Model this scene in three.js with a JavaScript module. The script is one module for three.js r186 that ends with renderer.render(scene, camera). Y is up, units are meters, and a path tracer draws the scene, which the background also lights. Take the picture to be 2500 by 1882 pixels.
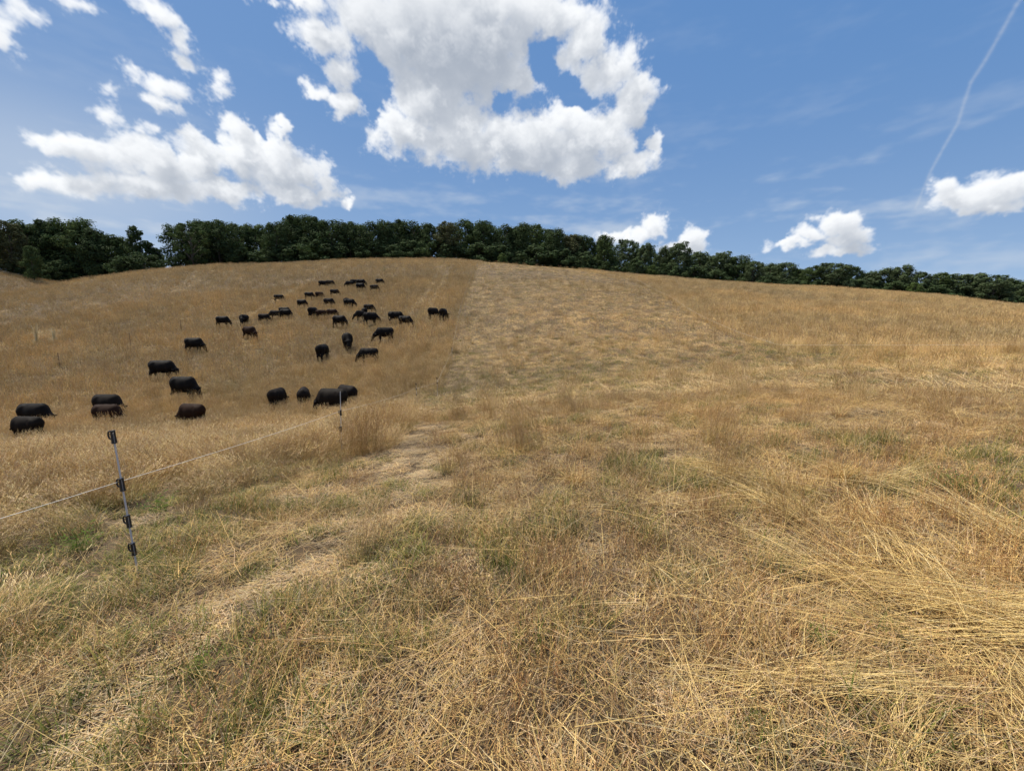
import * as THREE from 'three';
import { mergeGeometries } from 'three/addons/utils/BufferGeometryUtils.js';

// ---------------------------------------------------------------- camera, sky, sun, exposure
const W = 2500, H = 1882, F = 1049;               // photograph size and focal length in its pixels
const EYE = new THREE.Vector3(0, 1.6, 0), PITCH = THREE.MathUtils.degToRad(8);
const scene = new THREE.Scene();
const camera = new THREE.PerspectiveCamera(2 * Math.atan(H / 2 / F) * 180 / Math.PI, W / H, 0.05, 3000);
camera.position.copy(EYE);
camera.rotation.set(-PITCH, 0, 0);
const renderer = new THREE.WebGLRenderer({ antialias: true });
renderer.toneMapping = THREE.LinearToneMapping;
renderer.toneMappingExposure = 1.27;
renderer.shadowMap.enabled = true;
renderer.setSize(1024, 770);

const SUN_AZ = -62 * Math.PI / 180, SUN_EL = 63 * Math.PI / 180;   // from the view direction, to the left; height
const sunDir = new THREE.Vector3(Math.sin(SUN_AZ) * Math.cos(SUN_EL), Math.sin(SUN_EL), -Math.cos(SUN_AZ) * Math.cos(SUN_EL));
const sun = new THREE.DirectionalLight(new THREE.Color(1.0, 0.93, 0.80), 5.0);
sun.position.copy(sunDir).multiplyScalar(200);
sun.castShadow = true;
sun.shadow.mapSize.set(4096, 4096);
Object.assign(sun.shadow.camera, { left: -160, right: 160, top: 160, bottom: -160, near: 1, far: 500 });
scene.add(sun, sun.target);

// ---------------------------------------------------------------- noise and small helpers
function rng(seed) { let s = seed | 0; return () => { s = (s + 0x6d2b79f5) | 0; let t = Math.imul(s ^ (s >>> 15), 1 | s); t = (t + Math.imul(t ^ (t >>> 7), 61 | t)) ^ t; return ((t ^ (t >>> 14)) >>> 0) / 4294967296; }; }
const clamp = (v, a, b) => Math.max(a, Math.min(b, v)), lerp = (a, b, t) => a + (b - a) * t;
const sstep = (a, b, v) => { const t = clamp((v - a) / (b - a), 0, 1); return t * t * (3 - 2 * t); };
const PERM = new Uint8Array(512); { const r = rng(77), p = [...Array(256).keys()]; for (let i = 255; i > 0; i--) { const j = Math.floor(r() * (i + 1)); [p[i], p[j]] = [p[j], p[i]]; } for (let i = 0; i < 512; i++) PERM[i] = p[i & 255]; }
function noise2(x, y) {                            // gradient noise, about -1 to 1
  const xi = Math.floor(x), yi = Math.floor(y), xf = x - xi, yf = y - yi, X = xi & 255, Y = yi & 255;
  const u = xf * xf * xf * (xf * (xf * 6 - 15) + 10), v = yf * yf * yf * (yf * (yf * 6 - 15) + 10);
  const g = (h, a, b) => { switch (h & 7) { case 0: return a + b; case 1: return a - b; case 2: return -a + b; case 3: return -a - b; case 4: return 1.41 * a; case 5: return -1.41 * a; case 6: return 1.41 * b; default: return -1.41 * b; } };
  const aa = PERM[PERM[X] + Y], ba = PERM[PERM[X + 1] + Y], ab = PERM[PERM[X] + Y + 1], bb = PERM[PERM[X + 1] + Y + 1];
  return lerp(lerp(g(aa, xf, yf), g(ba, xf - 1, yf), u), lerp(g(ab, xf, yf - 1), g(bb, xf - 1, yf - 1), u), v);
}
function fbm(x, y, o = 5, gain = 0.5) { let s = 0, a = 1, n = 0; for (let i = 0; i < o; i++) { s += a * noise2(x, y); n += a; a *= gain; const nx = x * 1.6 - y * 1.2 + 17.3; y = x * 1.2 + y * 1.6 + 5.1; x = nx; } return s / n; }

const G3 = [[1, 1, 0], [-1, 1, 0], [1, -1, 0], [-1, -1, 0], [1, 0, 1], [-1, 0, 1], [1, 0, -1], [-1, 0, -1], [0, 1, 1], [0, -1, 1], [0, 1, -1], [0, -1, -1]].map((v) => v), GX = new Float64Array(256), GY = new Float64Array(256), GZ = new Float64Array(256); for (let i = 0; i < 256; i++) { const g = G3[PERM[i] % 12]; GX[i] = g[0]; GY[i] = g[1]; GZ[i] = g[2]; }
function noise3(x, y, z) {
  const xi = Math.floor(x), yi = Math.floor(y), zi = Math.floor(z), X = xi & 255, Y = yi & 255, Z = zi & 255; x -= xi; y -= yi; z -= zi;
  const u = x * x * (3 - 2 * x), v = y * y * (3 - 2 * y), w = z * z * (3 - 2 * z), A = PERM[X] + Y, B = PERM[X + 1] + Y, AA = PERM[A & 255] + Z, AB = PERM[(A + 1) & 255] + Z, BA = PERM[B & 255] + Z, BB = PERM[(B + 1) & 255] + Z;
  const g = (h, a, b, c) => GX[h] * a + GY[h] * b + GZ[h] * c;
  return lerp(lerp(lerp(g(AA & 255, x, y, z), g(BA & 255, x - 1, y, z), u), lerp(g(AB & 255, x, y - 1, z), g(BB & 255, x - 1, y - 1, z), u), v), lerp(lerp(g((AA + 1) & 255, x, y, z - 1), g((BA + 1) & 255, x - 1, y, z - 1), u), lerp(g((AB + 1) & 255, x, y - 1, z - 1), g((BB + 1) & 255, x - 1, y - 1, z - 1), u), v), w);
}
// a photo pixel gives a direction
const cP = Math.cos(PITCH), sP = Math.sin(PITCH);
function dirOf(px, py) { const a = (px - W / 2) / F, b = (H / 2 - py) / F; return new THREE.Vector3(a, b * cP - sP, -b * sP - cP).normalize(); }

// ---------------------------------------------------------------- sky: air, clouds, contrail
{
  const SW = 4096, SH = 2048, HALF = SH / 2, deg = Math.PI / 180;
  const azel = (px, py) => { const d = dirOf(px, py); return [Math.atan2(d.x, -d.z) / deg, Math.asin(d.y) / deg]; };
  const blobs = [], holes = [];
  const put = (list, rows) => rows.forEach(([px, py, rx, ry, w = 1]) => { const [a, e] = azel(px, py); list.push([a, e, (azel(px + rx, py)[0] - azel(px - rx, py)[0]) / 2, (azel(px, py - ry)[1] - azel(px, py + ry)[1]) / 2, w]); });
  put(blobs, [
    // large broken cumulus
    [880, 40, 160, 85], [800, 90, 90, 60, 0.95], [1010, 80, 190, 130, 1.3], [1140, 110, 210, 180, 1.5], [1210, 10, 260, 80, 1.1], [1350, 40, 140, 70], [1050, 240, 140, 110, 1.25], [1420, 110, 95, 80], [1490, 170, 80, 90], [1540, 260, 55, 90],
    [990, 320, 100, 70], [1120, 330, 150, 95, 1.2], [1260, 350, 160, 85, 1.2], [1400, 350, 150, 85, 1.15], [1490, 330, 80, 90], [1400, 405, 120, 42], [1260, 390, 110, 36], [960, 290, 50, 50, 0.9], [1560, 210, 35, 45, 0.8], [1250, 190, 90, 50], [1380, 290, 80, 50],
    [1545, 400, 70, 38, 0.95], [1595, 355, 22, 38, 0.9], [1510, 415, 45, 28, 0.9],
    [838, 180, 45, 48, 0.95], [785, 225, 52, 25, 0.9], [838, 250, 52, 42, 1], [740, 0, 90, 22, 0.8], [640, -5, 70, 12, 0.6],
    // long cloud low on the left
    [140, 350, 60, 38, 0.95], [220, 365, 80, 45, 0.95], [310, 380, 90, 50], [400, 400, 100, 60, 1.1], [480, 385, 80, 75, 1.1], [478, 335, 48, 30, 0.95], [580, 375, 62, 70, 1.05], [575, 315, 34, 38, 0.95], [660, 390, 85, 80, 1.15], [682, 300, 30, 32, 0.95], [740, 420, 75, 65, 1.1], [795, 460, 45, 38],
    [85, 430, 55, 32, 0.85], [200, 445, 130, 40, 0.9], [370, 455, 150, 42, 0.95], [540, 465, 150, 38, 1.0], [700, 470, 100, 34, 1.05], [848, 494, 26, 14, 0.75],
    // torn wisps above it
    [370, 15, 48, 28, 0.55], [400, 45, 48, 34, 0.55], [440, 90, 36, 40, 0.55], [448, 165, 44, 34, 0.55], [400, 205, 70, 34, 0.60], [350, 180, 26, 18, 0.45], [385, 255, 75, 18, 0.55], [525, 212, 34, 34, 0.50], [285, 215, 30, 22, 0.35], [250, 275, 46, 30, 0.37], [375, 312, 40, 14, 0.37],
    [5, 90, 45, 60, 0.60], [190, 12, 60, 26, 0.41], [55, 30, 30, 20, 0.20],
    // small ones over the right-hand trees
    [2300, 455, 46, 34], [2360, 478, 80, 38, 1.05], [2450, 465, 95, 52, 1.1], [2500, 440, 70, 42], [2420, 505, 110, 26], [2600, 470, 120, 60], [2040, 545, 60, 36, 1.1], [1980, 575, 66, 28], [2070, 578, 70, 28], [1930, 596, 60, 18, 0.85], [2060, 608, 95, 14, 0.85],
    [1598, 550, 34, 36], [1560, 578, 52, 26], [1510, 582, 50, 16, 0.75], [1680, 585, 45, 36], [1670, 602, 60, 24],
  ]);
  put(holes, [[1308, 130, 50, 50], [1330, 165, 40, 30], [1222, 246, 30, 20, 0.9], [1412, 246, 44, 26], [1385, 225, 30, 20, 0.6], [925, 215, 42, 60], [908, 285, 26, 44, 0.8], [900, 160, 20, 36, 0.5], [1365, 190, 36, 18, 0.6], [640, 335, 14, 26, 0.8], [530, 335, 16, 24, 0.8]]);
  const trail = [[2520, -40], [2484, 10], [2445, 80], [2405, 150], [2372, 200], [2352, 260], [2340, 300], [2305, 360], [2275, 415], [2252, 470], [2238, 505], [2232, 512]].map(([a, b]) => azel(a, b));
  const r = rng(5);
  for (let i = 0; i < 46; i++) {                   // the same kind of broken cumulus goes on round the rest of the sky
    const a = 66 + r() * 228, e = 7 + r() * 60, k = 0.6 + r() * 1.1, wide = 1 / Math.cos(e * deg);
    for (let j = 0; j < 6; j++) blobs.push([a + (r() - 0.5) * 14 * k * wide, e + (r() - 0.5) * 6 * k, (3 + r() * 4) * k * wide, (1.6 + r() * 2.6) * k, 0.9 + r() * 0.3]);
  }
  for (let i = 0; i < 12; i++) {
    const a = (r() - 0.5) * 130, e = 42 + r() * 40, wide = 1 / Math.cos(e * deg);
    for (let j = 0; j < 6; j++) blobs.push([a + (r() - 0.5) * 12 * wide, e + (r() - 0.5) * 7, (3 + r() * 4) * wide, 2 + r() * 3, 0.9 + r() * 0.3]);
  }
  const shades = []; put(shades, [[1120, 130, 270, 170, 1.0], [1040, 60, 220, 110, 0.7], [1330, 390, 190, 70, 0.5], [1180, 400, 120, 50, 0.35], [760, 450, 95, 70, 0.6], [380, 430, 150, 60, 0.45], [180, 410, 100, 40, 0.35], [560, 440, 90, 50, 0.3], [2050, 590, 110, 32, 0.75], [2430, 500, 140, 40, 0.4], [1690, 612, 60, 30, 0.3]]);
  const dens = new Float32Array(SW * HALF), soft = new Float32Array(SW * HALF), body = new Float32Array(SW * HALF), bill = new Float32Array(SW * HALF), stepD = 360 / SW;
  const field = new Float32Array(SW * HALF).fill(-9), neg = new Float32Array(SW * HALF), under = new Float32Array(SW * HALF);
  const splat = (list, arr, sub) => { for (const [a, e, ra, re, w] of list) {
    const y0 = Math.max(0, Math.floor((e - re * 2.1) / stepD)), y1 = Math.min(HALF - 1, Math.ceil((e + re * 2.1) / stepD));
    for (let y = y0; y <= y1; y++) { const n = Math.ceil(ra * 2.1 / stepD), c = Math.round((a + 180) / stepD);
      for (let k = -n; k <= n; k++) { const x = ((c + k) % SW + SW) % SW, dx = (k * stepD) / ra, dy = ((y + 0.5) * stepD - e) / re, q = Math.sqrt(dx * dx + dy * dy), v = w * (1 - q), at = y * SW + x;
        if (sub) arr[at] = Math.max(arr[at], arr === under ? w * sstep(1.4, 0.1, q) : w * (1.25 - q)); else { const o = arr[at]; arr[at] = o < -5 ? v : Math.max(o, v) + 0.10 * Math.max(0, Math.min(o, v)); } } } } };
  splat(blobs, field, false); splat(holes, neg, true); splat(shades, under, true);
  for (let y = 0; y < HALF; y++) for (let x = 0; x < SW; x++) {
    const at = y * SW + x; if (field[at] < -0.75) continue;
    const a = (x + 0.5) * stepD - 180, e = (y + 0.5) * stepD, ca = a * Math.cos(Math.min(e, 40) * deg);
    const wx = fbm(ca * 0.35 + 40, e * 0.35, 3) * 1.3, wy = fbm(ca * 0.35, e * 0.35 + 90, 3) * 1.1;
    const big = fbm(ca * 0.28 + wx * 0.25, e * 0.34 + wy * 0.25 + 7, 6, 0.56), puff = 1 - Math.abs(fbm(ca * 0.7 + wx * 0.5, e * 0.8 + wy * 0.5 + 30, 5, 0.55)) * 2.2;
    const fine = fbm(ca * 1.5 + wx * 0.9, e * 1.7 + wy * 0.9 + 60, 5, 0.62);
    const base = Math.min(field[at], 1.25) * 0.9 - sstep(0, 1.25, neg[at]) * 0.95, f = base + big * 1.0 + fine * 0.36 + (puff - 0.6) * 0.22 + 0.07;
    dens[at] = f > 0 ? 1 - Math.exp(-2.9 * Math.pow(f, 1.45)) : 0; body[at] = Math.max(0, base + fbm(ca * 0.28 + wx * 0.25, e * 0.34 + wy * 0.25 + 7, 3, 0.5) * 0.9); soft[at] = Math.max(0, f); bill[at] = Math.abs(fbm(ca * 0.42 + wx * 0.6 + 70, e * 0.5 + wy * 0.6, 3, 0.5)) * 1.6 + Math.abs(fbm(ca * 1.1 + wx + 20, e * 1.3 + wy, 3, 0.5)) * 0.8;
  }
  // light through the clouds, marched towards the sun across the sky
  const data = new Float32Array(SW * SH * 4), sunAz = SUN_AZ / deg, sunEl = SUN_EL / deg;
  const cool = [0.62, 0.70, 0.82];
  const solid = (X, Y, Z, fx, fy, oct) => {          // how dense the cloud is at a point: the laid-out field, rounded in depth, broken by noise
    const ix = clamp(Math.round(fx), 0, SW - 1), iy = clamp(Math.round(fy), 0, HALF - 1), at = iy * SW + ix, f0 = Math.min(field[at], 1.2) * 0.92 - sstep(0, 1.3, neg[at]) * 0.8 - Z * Z * 0.055;
    if (f0 < -0.7) return 0;
    let n = 0, amp = 0.62, fr = 0.42, x = X + 31, y = Y * 1.15, z = Z + 7; for (let k = 0; k < oct; k++) { n += amp * (k < 2 ? noise3(x * fr, y * fr, z * fr) : 0.9 * (Math.abs(noise3(x * fr, y * fr, z * fr)) * 2 - 0.42)); amp *= 0.64; fr *= 2.07; }
    return f0 + n - 0.15;
  };
  const LX = Math.sin(SUN_AZ) * Math.cos(SUN_EL), LY = Math.sin(SUN_EL), LZ = Math.cos(SUN_AZ) * Math.cos(SUN_EL), LS = [0.25, 0.4, 0.6, 0.9, 1.4];
  const march = (a, e, x, y) => {
    const cs = Math.cos(e * deg), X = a * cs; let T = 1, r0 = 0, g0 = 0, b0 = 0; const N = 30, span = 4.4, st = 2 * span / N, wa = fbm(X * 0.45 + 50, e * 0.5, 4, 0.55), wb = fbm(X * 0.45, e * 0.5 + 70, 4, 0.55), x0 = x + wa * 1.5 / stepD, y0 = y + wb * 1.1 / stepD, jit = (PERM[(x * 7 + PERM[y & 255]) & 255] / 255 - 0.5) * 0.5;
    for (let i = 0; i < N && T > 0.015; i++) {
      const Z = -span + (i + 0.5 + jit) * st, d = solid(X, e, Z, x0, y0, 6); if (d <= 0) continue;
      const den = Math.min(1, d * 1.25), al = 1 - Math.exp(-den * 2.4 * st); let tau = 0, px = X, py = e, pz = Z, fx = x0, fy = y0;
      for (const q of LS) { px += LX * q; py += LY * q; pz += LZ * q; fx += LX * q / cs / stepD; fy += LY * q / stepD; const v = solid(px, py, pz, fx, fy, 3); if (v > 0) tau += Math.min(1, v * 1.6) * q; }
      const sunlit = (1 - 0.38 * clamp(under[y * SW + x], 0, 1)) * (0.62 * Math.exp(-tau * 0.62) + 0.38 * Math.exp(-tau * 0.16)), m = T * al;
      r0 += m * (0.21 + 0.60 * sunlit); g0 += m * (0.255 + 0.57 * sunlit); b0 += m * (0.33 + 0.51 * sunlit); T *= 1 - al;
    }
    return [1 - T, r0, g0, b0];
  };
  const segDist = (a, e) => { let best = 99, t01 = 0; for (let i = 0; i < trail.length - 1; i++) { const [x0, y0] = trail[i], [x1, y1] = trail[i + 1], dx = x1 - x0, dy = y1 - y0, t = clamp(((a - x0) * dx + (e - y0) * dy) / (dx * dx + dy * dy), 0, 1), d = Math.hypot(a - x0 - t * dx, e - y0 - t * dy); if (d < best) { best = d; t01 = (i + t) / (trail.length - 1); } } return [best, t01]; };
  for (let y = 0; y < SH; y++) {
    const e = ((y + 0.5) / SH - 0.5) * 180;
    for (let x = 0; x < SW; x++) {
      const o = (y * SW + x) * 4, a = (x + 0.5) * stepD - 180;   // a: degrees right of the view direction
      const ee = Math.max(e, 0), cg = Math.sin(ee * deg) * Math.sin(SUN_EL) + Math.cos(ee * deg) * Math.cos(SUN_EL) * Math.cos((a - sunAz) * deg);
      const g = Math.acos(clamp(cg, -1, 1)) / deg;
      const low = Math.exp(-ee / 12), glow = Math.exp(-g / 24) * 0.42 + Math.exp(-g / 60) * 0.24;
      let c = [lerp(0.046, 0.33, low) + glow * 0.28, lerp(0.158, 0.46, low) + glow * 0.29, lerp(0.392, 0.62, low) + glow * 0.28];
      if (e >= 0) {
        const at = (y - HALF) * SW + x, ca = a * Math.cos(Math.min(e, 40) * deg);
        // thin high veil, streaked, mostly low over the horizon
        const veil = sstep(-0.05, 0.6, fbm(ca * 0.07 + 3 + e * 0.05, e * 0.3 + 11, 5, 0.55) + 0.25 * fbm(ca * 0.5, e * 1.2, 3)) * (0.10 + 0.75 * Math.exp(-Math.pow((e - 10) / 7, 2)));
        const haze = veil * 0.75;
        for (let k = 0; k < 3; k++) c[k] = lerp(c[k], [0.47, 0.53, 0.61][k], clamp(haze + 0.55 * Math.exp(-Math.pow((a + 46) / 15, 2) - Math.pow((e - 13) / 6.5, 2)), 0, 0.7));
        if (e < 45 && a > 20 && a < 60) { const [d, t] = segDist(a, e); const wdt = lerp(0.15, 0.09, t) * (1 + 0.35 * noise2(t * 30, 3)); const k = Math.exp(-Math.pow(d / wdt, 2)) * (0.24 + 0.14 * noise2(t * 70, 9)) * sstep(1.0, 0.93, t); for (let q = 0; q < 3; q++) c[q] = lerp(c[q], 0.54 + q * 0.03, k); }
        if (Math.abs(a) < 64 && e < 42) {            // clouds as lit volumes
          if (field[at] > -1.2) { const [alpha, r0, g0, b0] = march(a, e, x, y - HALF); if (alpha > 0) { c[0] = c[0] * (1 - alpha) + r0; c[1] = c[1] * (1 - alpha) + g0; c[2] = c[2] * (1 - alpha) + b0; } }
        } else if (dens[at] > 0.002) {
          const dn = dens[at]; let sum = 0; const sx = clamp((sunAz - a) / 60, -1, 1), sy = clamp((sunEl - e) / 30, 0.35, 1), ln = Math.hypot(sx, sy);
          for (let s = 1; s <= 9; s++) { const q = s * s * 0.055 + s * 0.16, xx = ((Math.round(x + sx / ln * q / stepD)) % SW + SW) % SW, yy = clamp(Math.round(y - HALF + sy / ln * q / stepD), 0, HALF - 1); sum += body[yy * SW + xx] * (0.2 + q * 0.10); }
          const b = clamp(0.5 + 0.5 * Math.exp(-sum * 0.4), 0.3, 1);
          for (let q = 0; q < 3; q++) { const col = lerp(cool[q] * 0.86, [0.96, 0.975, 1.0][q], sstep(0.40, 0.95, b)); c[q] = lerp(c[q], 0.72 * col * (0.80 + 0.22 * b), dn); }
        }
      }
      data[o] = c[0]; data[o + 1] = c[1]; data[o + 2] = c[2]; data[o + 3] = 1;
    }
  }
  // equirect: u = 0.5 looks along +x in three.js terms; turn so that a = 0 looks along -z
  const turned = new Float32Array(SW * SH * 4), shift = SW / 4;
  for (let y = 0; y < SH; y++) for (let x = 0; x < SW; x++) { const s = (y * SW + (x + shift) % SW) * 4, o = (y * SW + x) * 4; for (let k = 0; k < 4; k++) turned[o + k] = data[s + k]; }
  const tex = new THREE.DataTexture(turned, SW, SH, THREE.RGBAFormat, THREE.FloatType);
  tex.mapping = THREE.EquirectangularReflectionMapping; tex.magFilter = THREE.LinearFilter; tex.needsUpdate = true;
  scene.background = tex; scene.environment = tex;
}

// ---------------------------------------------------------------- terrain
const TP = Math.tan(PITCH);
const CREST = [[0, 642], [100, 625], [200, 604], [300, 590], [400, 580], [500, 574], [600, 571], [700, 568], [800, 562], [900, 560], [1000, 563], [1100, 570], [1200, 577], [1300, 587], [1400, 599], [1500, 606], [1600, 612], [1700, 617], [1800, 623], [1900, 629], [2000, 637], [2100, 647], [2212, 661]].map(([a, b]) => [a * W / 2212, b * W / 2212]);
function table(t, x) { if (x <= t[0][0]) return t[0][1]; for (let i = 1; i < t.length; i++) if (x <= t[i][0]) return lerp(t[i - 1][1], t[i][1], (x - t[i - 1][0]) / (t[i][0] - t[i - 1][0])); return t[t.length - 1][1]; }
const CREST_D = [[0, 72], [300, 88], [600, 104], [1000, 115], [1400, 115], [1800, 107], [2200, 97], [2500, 88]];
const FAR_Y = [[0, 15.0], [150, 12.9], [300, 11.3], [500, 13], [800, 16.5], [1100, 16.5], [1500, 11.5], [2000, 6], [2500, 0.5]];
const NEAR_D = [0, 3, 8, 15, 22, 30, 40];
const NEAR = [[0, 0, -0.26, -1.15, -2.8, -3.65, -2.7, -0.4], [100, 0, -0.24, -1.1, -2.75, -3.6, -2.65, -0.35], [700, 0, -0.16, -0.82, -2.3, -3.1, -2.3, 0.0], [1100, 0, -0.08, -0.45, -1.4, -1.95, -0.95, 1.2], [1500, 0, -0.03, -0.24, -0.75, -1.0, 0.1, 1.9], [2000, 0, 0.03, -0.05, -0.18, -0.5, 0.25, 1.9], [2500, 0, 0.1, 0.16, 0.22, 0.3, 0.95, 2.1]];
function pchip(xs, ys) {
  const n = xs.length, d = [], m = new Array(n).fill(0);
  for (let i = 0; i < n - 1; i++) d.push((ys[i + 1] - ys[i]) / (xs[i + 1] - xs[i]));
  m[0] = d[0]; m[n - 1] = d[n - 2];
  for (let i = 1; i < n - 1; i++) if (d[i - 1] * d[i] > 0) { const h0 = xs[i] - xs[i - 1], h1 = xs[i + 1] - xs[i], w1 = 2 * h1 + h0, w2 = h1 + 2 * h0; m[i] = (w1 + w2) / (w1 / d[i - 1] + w2 / d[i]); }
  return (x) => {
    if (x >= xs[n - 1]) return ys[n - 1];
    let i = 0; while (i < n - 2 && x > xs[i + 1]) i++;
    const h = xs[i + 1] - xs[i], t = (x - xs[i]) / h, t2 = t * t, t3 = t2 * t;
    return (2 * t3 - 3 * t2 + 1) * ys[i] + (t3 - 2 * t2 + t) * h * m[i] + (-2 * t3 + 3 * t2) * ys[i + 1] + (t3 - t2) * h * m[i + 1];
  };
}
const COLS = [];                                   // height profiles along bearings
for (const px of [0, 110, 230, 380, 540, 700, 900, 1100, 1300, 1500, 1750, 2000, 2250, 2500]) {
  const az = Math.atan((px - W / 2) / F), c = Math.cos(az), xs = [], ys = [];
  NEAR_D.forEach((d, k) => { xs.push(d / c); ys.push(table(NEAR.map((row) => [row[0], row[k + 1]]), px)); });
  const D = table(CREST_D, px), py = table(CREST, px) + 3, m = (H / 2 - py) / F, slope = (m * cP - sP) / (cP + m * sP), Yc = EYE.y + slope * D, Y40 = ys[6], s40 = Math.max((Yc - Y40) / (D - 40) * 1.12, slope);
  for (const t of [0.2, 0.4, 0.6, 0.8, 1]) { const h = D - 40, t2 = t * t, t3 = t2 * t; xs.push((40 + h * t) / c); ys.push((2 * t3 - 3 * t2 + 1) * Y40 + (t3 - 2 * t2 + t) * h * s40 + (-2 * t3 + 3 * t2) * Yc + (t3 - t2) * h * slope * 0.92); }
  xs.push((D + 9) / c); ys.push(Yc + slope * 9 - 1.1);
  xs.push((D + 38) / c); ys.push(table(FAR_Y, px));
  xs.push(420, 1600); ys.push(table(FAR_Y, px) - 2, table(FAR_Y, px) - 22);
  COLS.push([az, pchip(xs, ys)]);
}
const BACK = pchip([0, 20, 80, 300, 1600], [0, 0.6, 3, 5, -10]);
function baseHeight(x, z) {
  const r = Math.hypot(x, z), a = Math.atan2(x, -z), n = COLS.length;
  const first = COLS[0][0], last = COLS[n - 1][0];
  if (a <= first || a >= last) { const lim = a <= first ? first : last, k = sstep(0, 1, (Math.abs(a) - Math.abs(lim)) / (Math.PI - Math.abs(lim))); return lerp((a <= first ? COLS[0] : COLS[n - 1])[1](r), BACK(r), k); }
  let i = 0; while (i < n - 2 && a > COLS[i + 1][0]) i++;
  const P = (k) => COLS[clamp(k, 0, n - 1)][1](r), t = (a - COLS[i][0]) / (COLS[i + 1][0] - COLS[i][0]), p0 = P(i - 1), p1 = P(i), p2 = P(i + 1), p3 = P(i + 2);
  return p1 + 0.5 * t * (p2 - p0 + t * (2 * p0 - 5 * p1 + 4 * p2 - p3 + t * (3 * (p1 - p2) + p3 - p0)));
}
const ground = (x, z) => { const r = Math.hypot(x, z); return baseHeight(x, z) + fbm(x * 0.55, z * 0.55, 3) * 0.08 * sstep(0.3, 2, r) + (r < 40 ? fbm(x * 1.9 + 3, z * 1.9, 2) * 0.075 * sstep(0.3, 1.5, r) * sstep(40, 20, r) : 0) + noise2(x * 0.09 + 9, z * 0.09) * 0.16 * sstep(10, 30, r); };
function onGround(px, py, far = 420) {             // where that direction meets the ground
  const d = dirOf(px, py); let t0 = 0.5;
  for (let t = 0.6; t < far; t *= 1.012) { const x = d.x * t, y = EYE.y + d.y * t, z = d.z * t; if (y < ground(x, z)) { let a = t0, b = t; for (let k = 0; k < 24; k++) { const m = (a + b) / 2; if (EYE.y + d.y * m < ground(d.x * m, d.z * m)) b = m; else a = m; } return new THREE.Vector3(d.x * b, ground(d.x * b, d.z * b), d.z * b); } t0 = t; }
  return null;
}
const flat = (pts) => pts.map(([a, b]) => { const p = onGround(a, b); return p ? [p.x, p.z] : null; }).filter(Boolean);

function dataTex(n, fn, srgb) {
  const d = new Uint8Array(n * n * 4);
  for (let y = 0; y < n; y++) for (let x = 0; x < n; x++) { const c = fn(x / n, y / n, x, y); for (let k = 0; k < 3; k++) d[(y * n + x) * 4 + k] = clamp(c[k], 0, 1) * 255; d[(y * n + x) * 4 + 3] = 255; }
  const t = new THREE.DataTexture(d, n, n); t.wrapS = t.wrapT = THREE.RepeatWrapping; t.magFilter = THREE.LinearFilter; if (srgb) t.colorSpace = THREE.SRGBColorSpace; t.needsUpdate = true; return t;
}
{
  const r = rng(21), n = 1024, buf = new Float32Array(n * n * 3), litter = [[0.44, 0.35, 0.24], [0.38, 0.29, 0.19], [0.32, 0.24, 0.15], [0.27, 0.25, 0.15], [0.50, 0.41, 0.28]];
  for (let i = 0; i < n * n; i++) { buf[i * 3] = 0.25; buf[i * 3 + 1] = 0.195; buf[i * 3 + 2] = 0.125; }
  for (let i = 0; i < 42000; i++) { const c = litter[Math.floor(r() * 5)], k = 0.75 + r() * 0.4, a = r() * 6.283, L = 6 + r() * 22; let x = r() * n, y = r() * n; for (let s = 0; s < L; s++) { const o = ((Math.floor(y) & (n - 1)) * n + (Math.floor(x) & (n - 1))) * 3; for (let q = 0; q < 3; q++) buf[o + q] = c[q] * k; x += Math.cos(a); y += Math.sin(a); } }
  const tex = dataTex(n, (u, v, x, y) => { const o = (y * n + x) * 3; return [buf[o], buf[o + 1], buf[o + 2]]; }, true);
  const bump = dataTex(512, (u, v, x, y) => { const o = (y * 2 * n + x * 2) * 3; const k = buf[o] * 1.4; return [k, k, k]; });
  const rings = [0]; for (let k = 0; k < 260; k++) rings.push(0.35 * Math.pow(1600 / 0.35, k / 259));
  const NA = 720, pos = [], uv = [], idx = [];
  for (const R of rings) for (let i = 0; i <= NA; i++) { const a = (i / NA - 0.5) * 2 * Math.PI, x = R * Math.sin(a), z = -R * Math.cos(a); pos.push(x, ground(x, z), z); uv.push(x / 1.6, z / 1.6); }
  for (let k = 0; k < rings.length - 1; k++) for (let i = 0; i < NA; i++) { const a = k * (NA + 1) + i, b = a + 1, c = a + NA + 1, d = c + 1; idx.push(a, b, d, a, d, c); }
  const g = new THREE.BufferGeometry(); g.setAttribute('position', new THREE.Float32BufferAttribute(pos, 3)); g.setAttribute('uv', new THREE.Float32BufferAttribute(uv, 2)); g.setIndex(idx); g.computeVertexNormals();
  const m = new THREE.Mesh(g, new THREE.MeshStandardMaterial({ map: tex, bumpMap: bump, bumpScale: 0.012, roughness: 0.95 }));
  m.name = 'pasture_ground'; m.userData = { label: 'dry pasture hillside of straw litter under the grass', category: 'ground', kind: 'structure' }; m.receiveShadow = m.castShadow = true; scene.add(m);
}

// ---------------------------------------------------------------- things: naming and tagging
const used = new Map();
function numbered(name) { const k = used.get(name) ?? 0; used.set(name, k + 1); return k ? name + '_' + String(k).padStart(3, '0') : name; }
function add(o, name, label, category, group, kind) { o.name = numbered(name); o.userData = { label, category }; if (group) o.userData.group = group; if (kind) o.userData.kind = kind; scene.add(o); o.traverse((q) => { if (q.isMesh) q.castShadow = q.receiveShadow = true; }); return o; }
function part(name, geometry, material, parent) { const m = new THREE.Mesh(geometry, material); m.name = name; parent.add(m); return m; }

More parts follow.
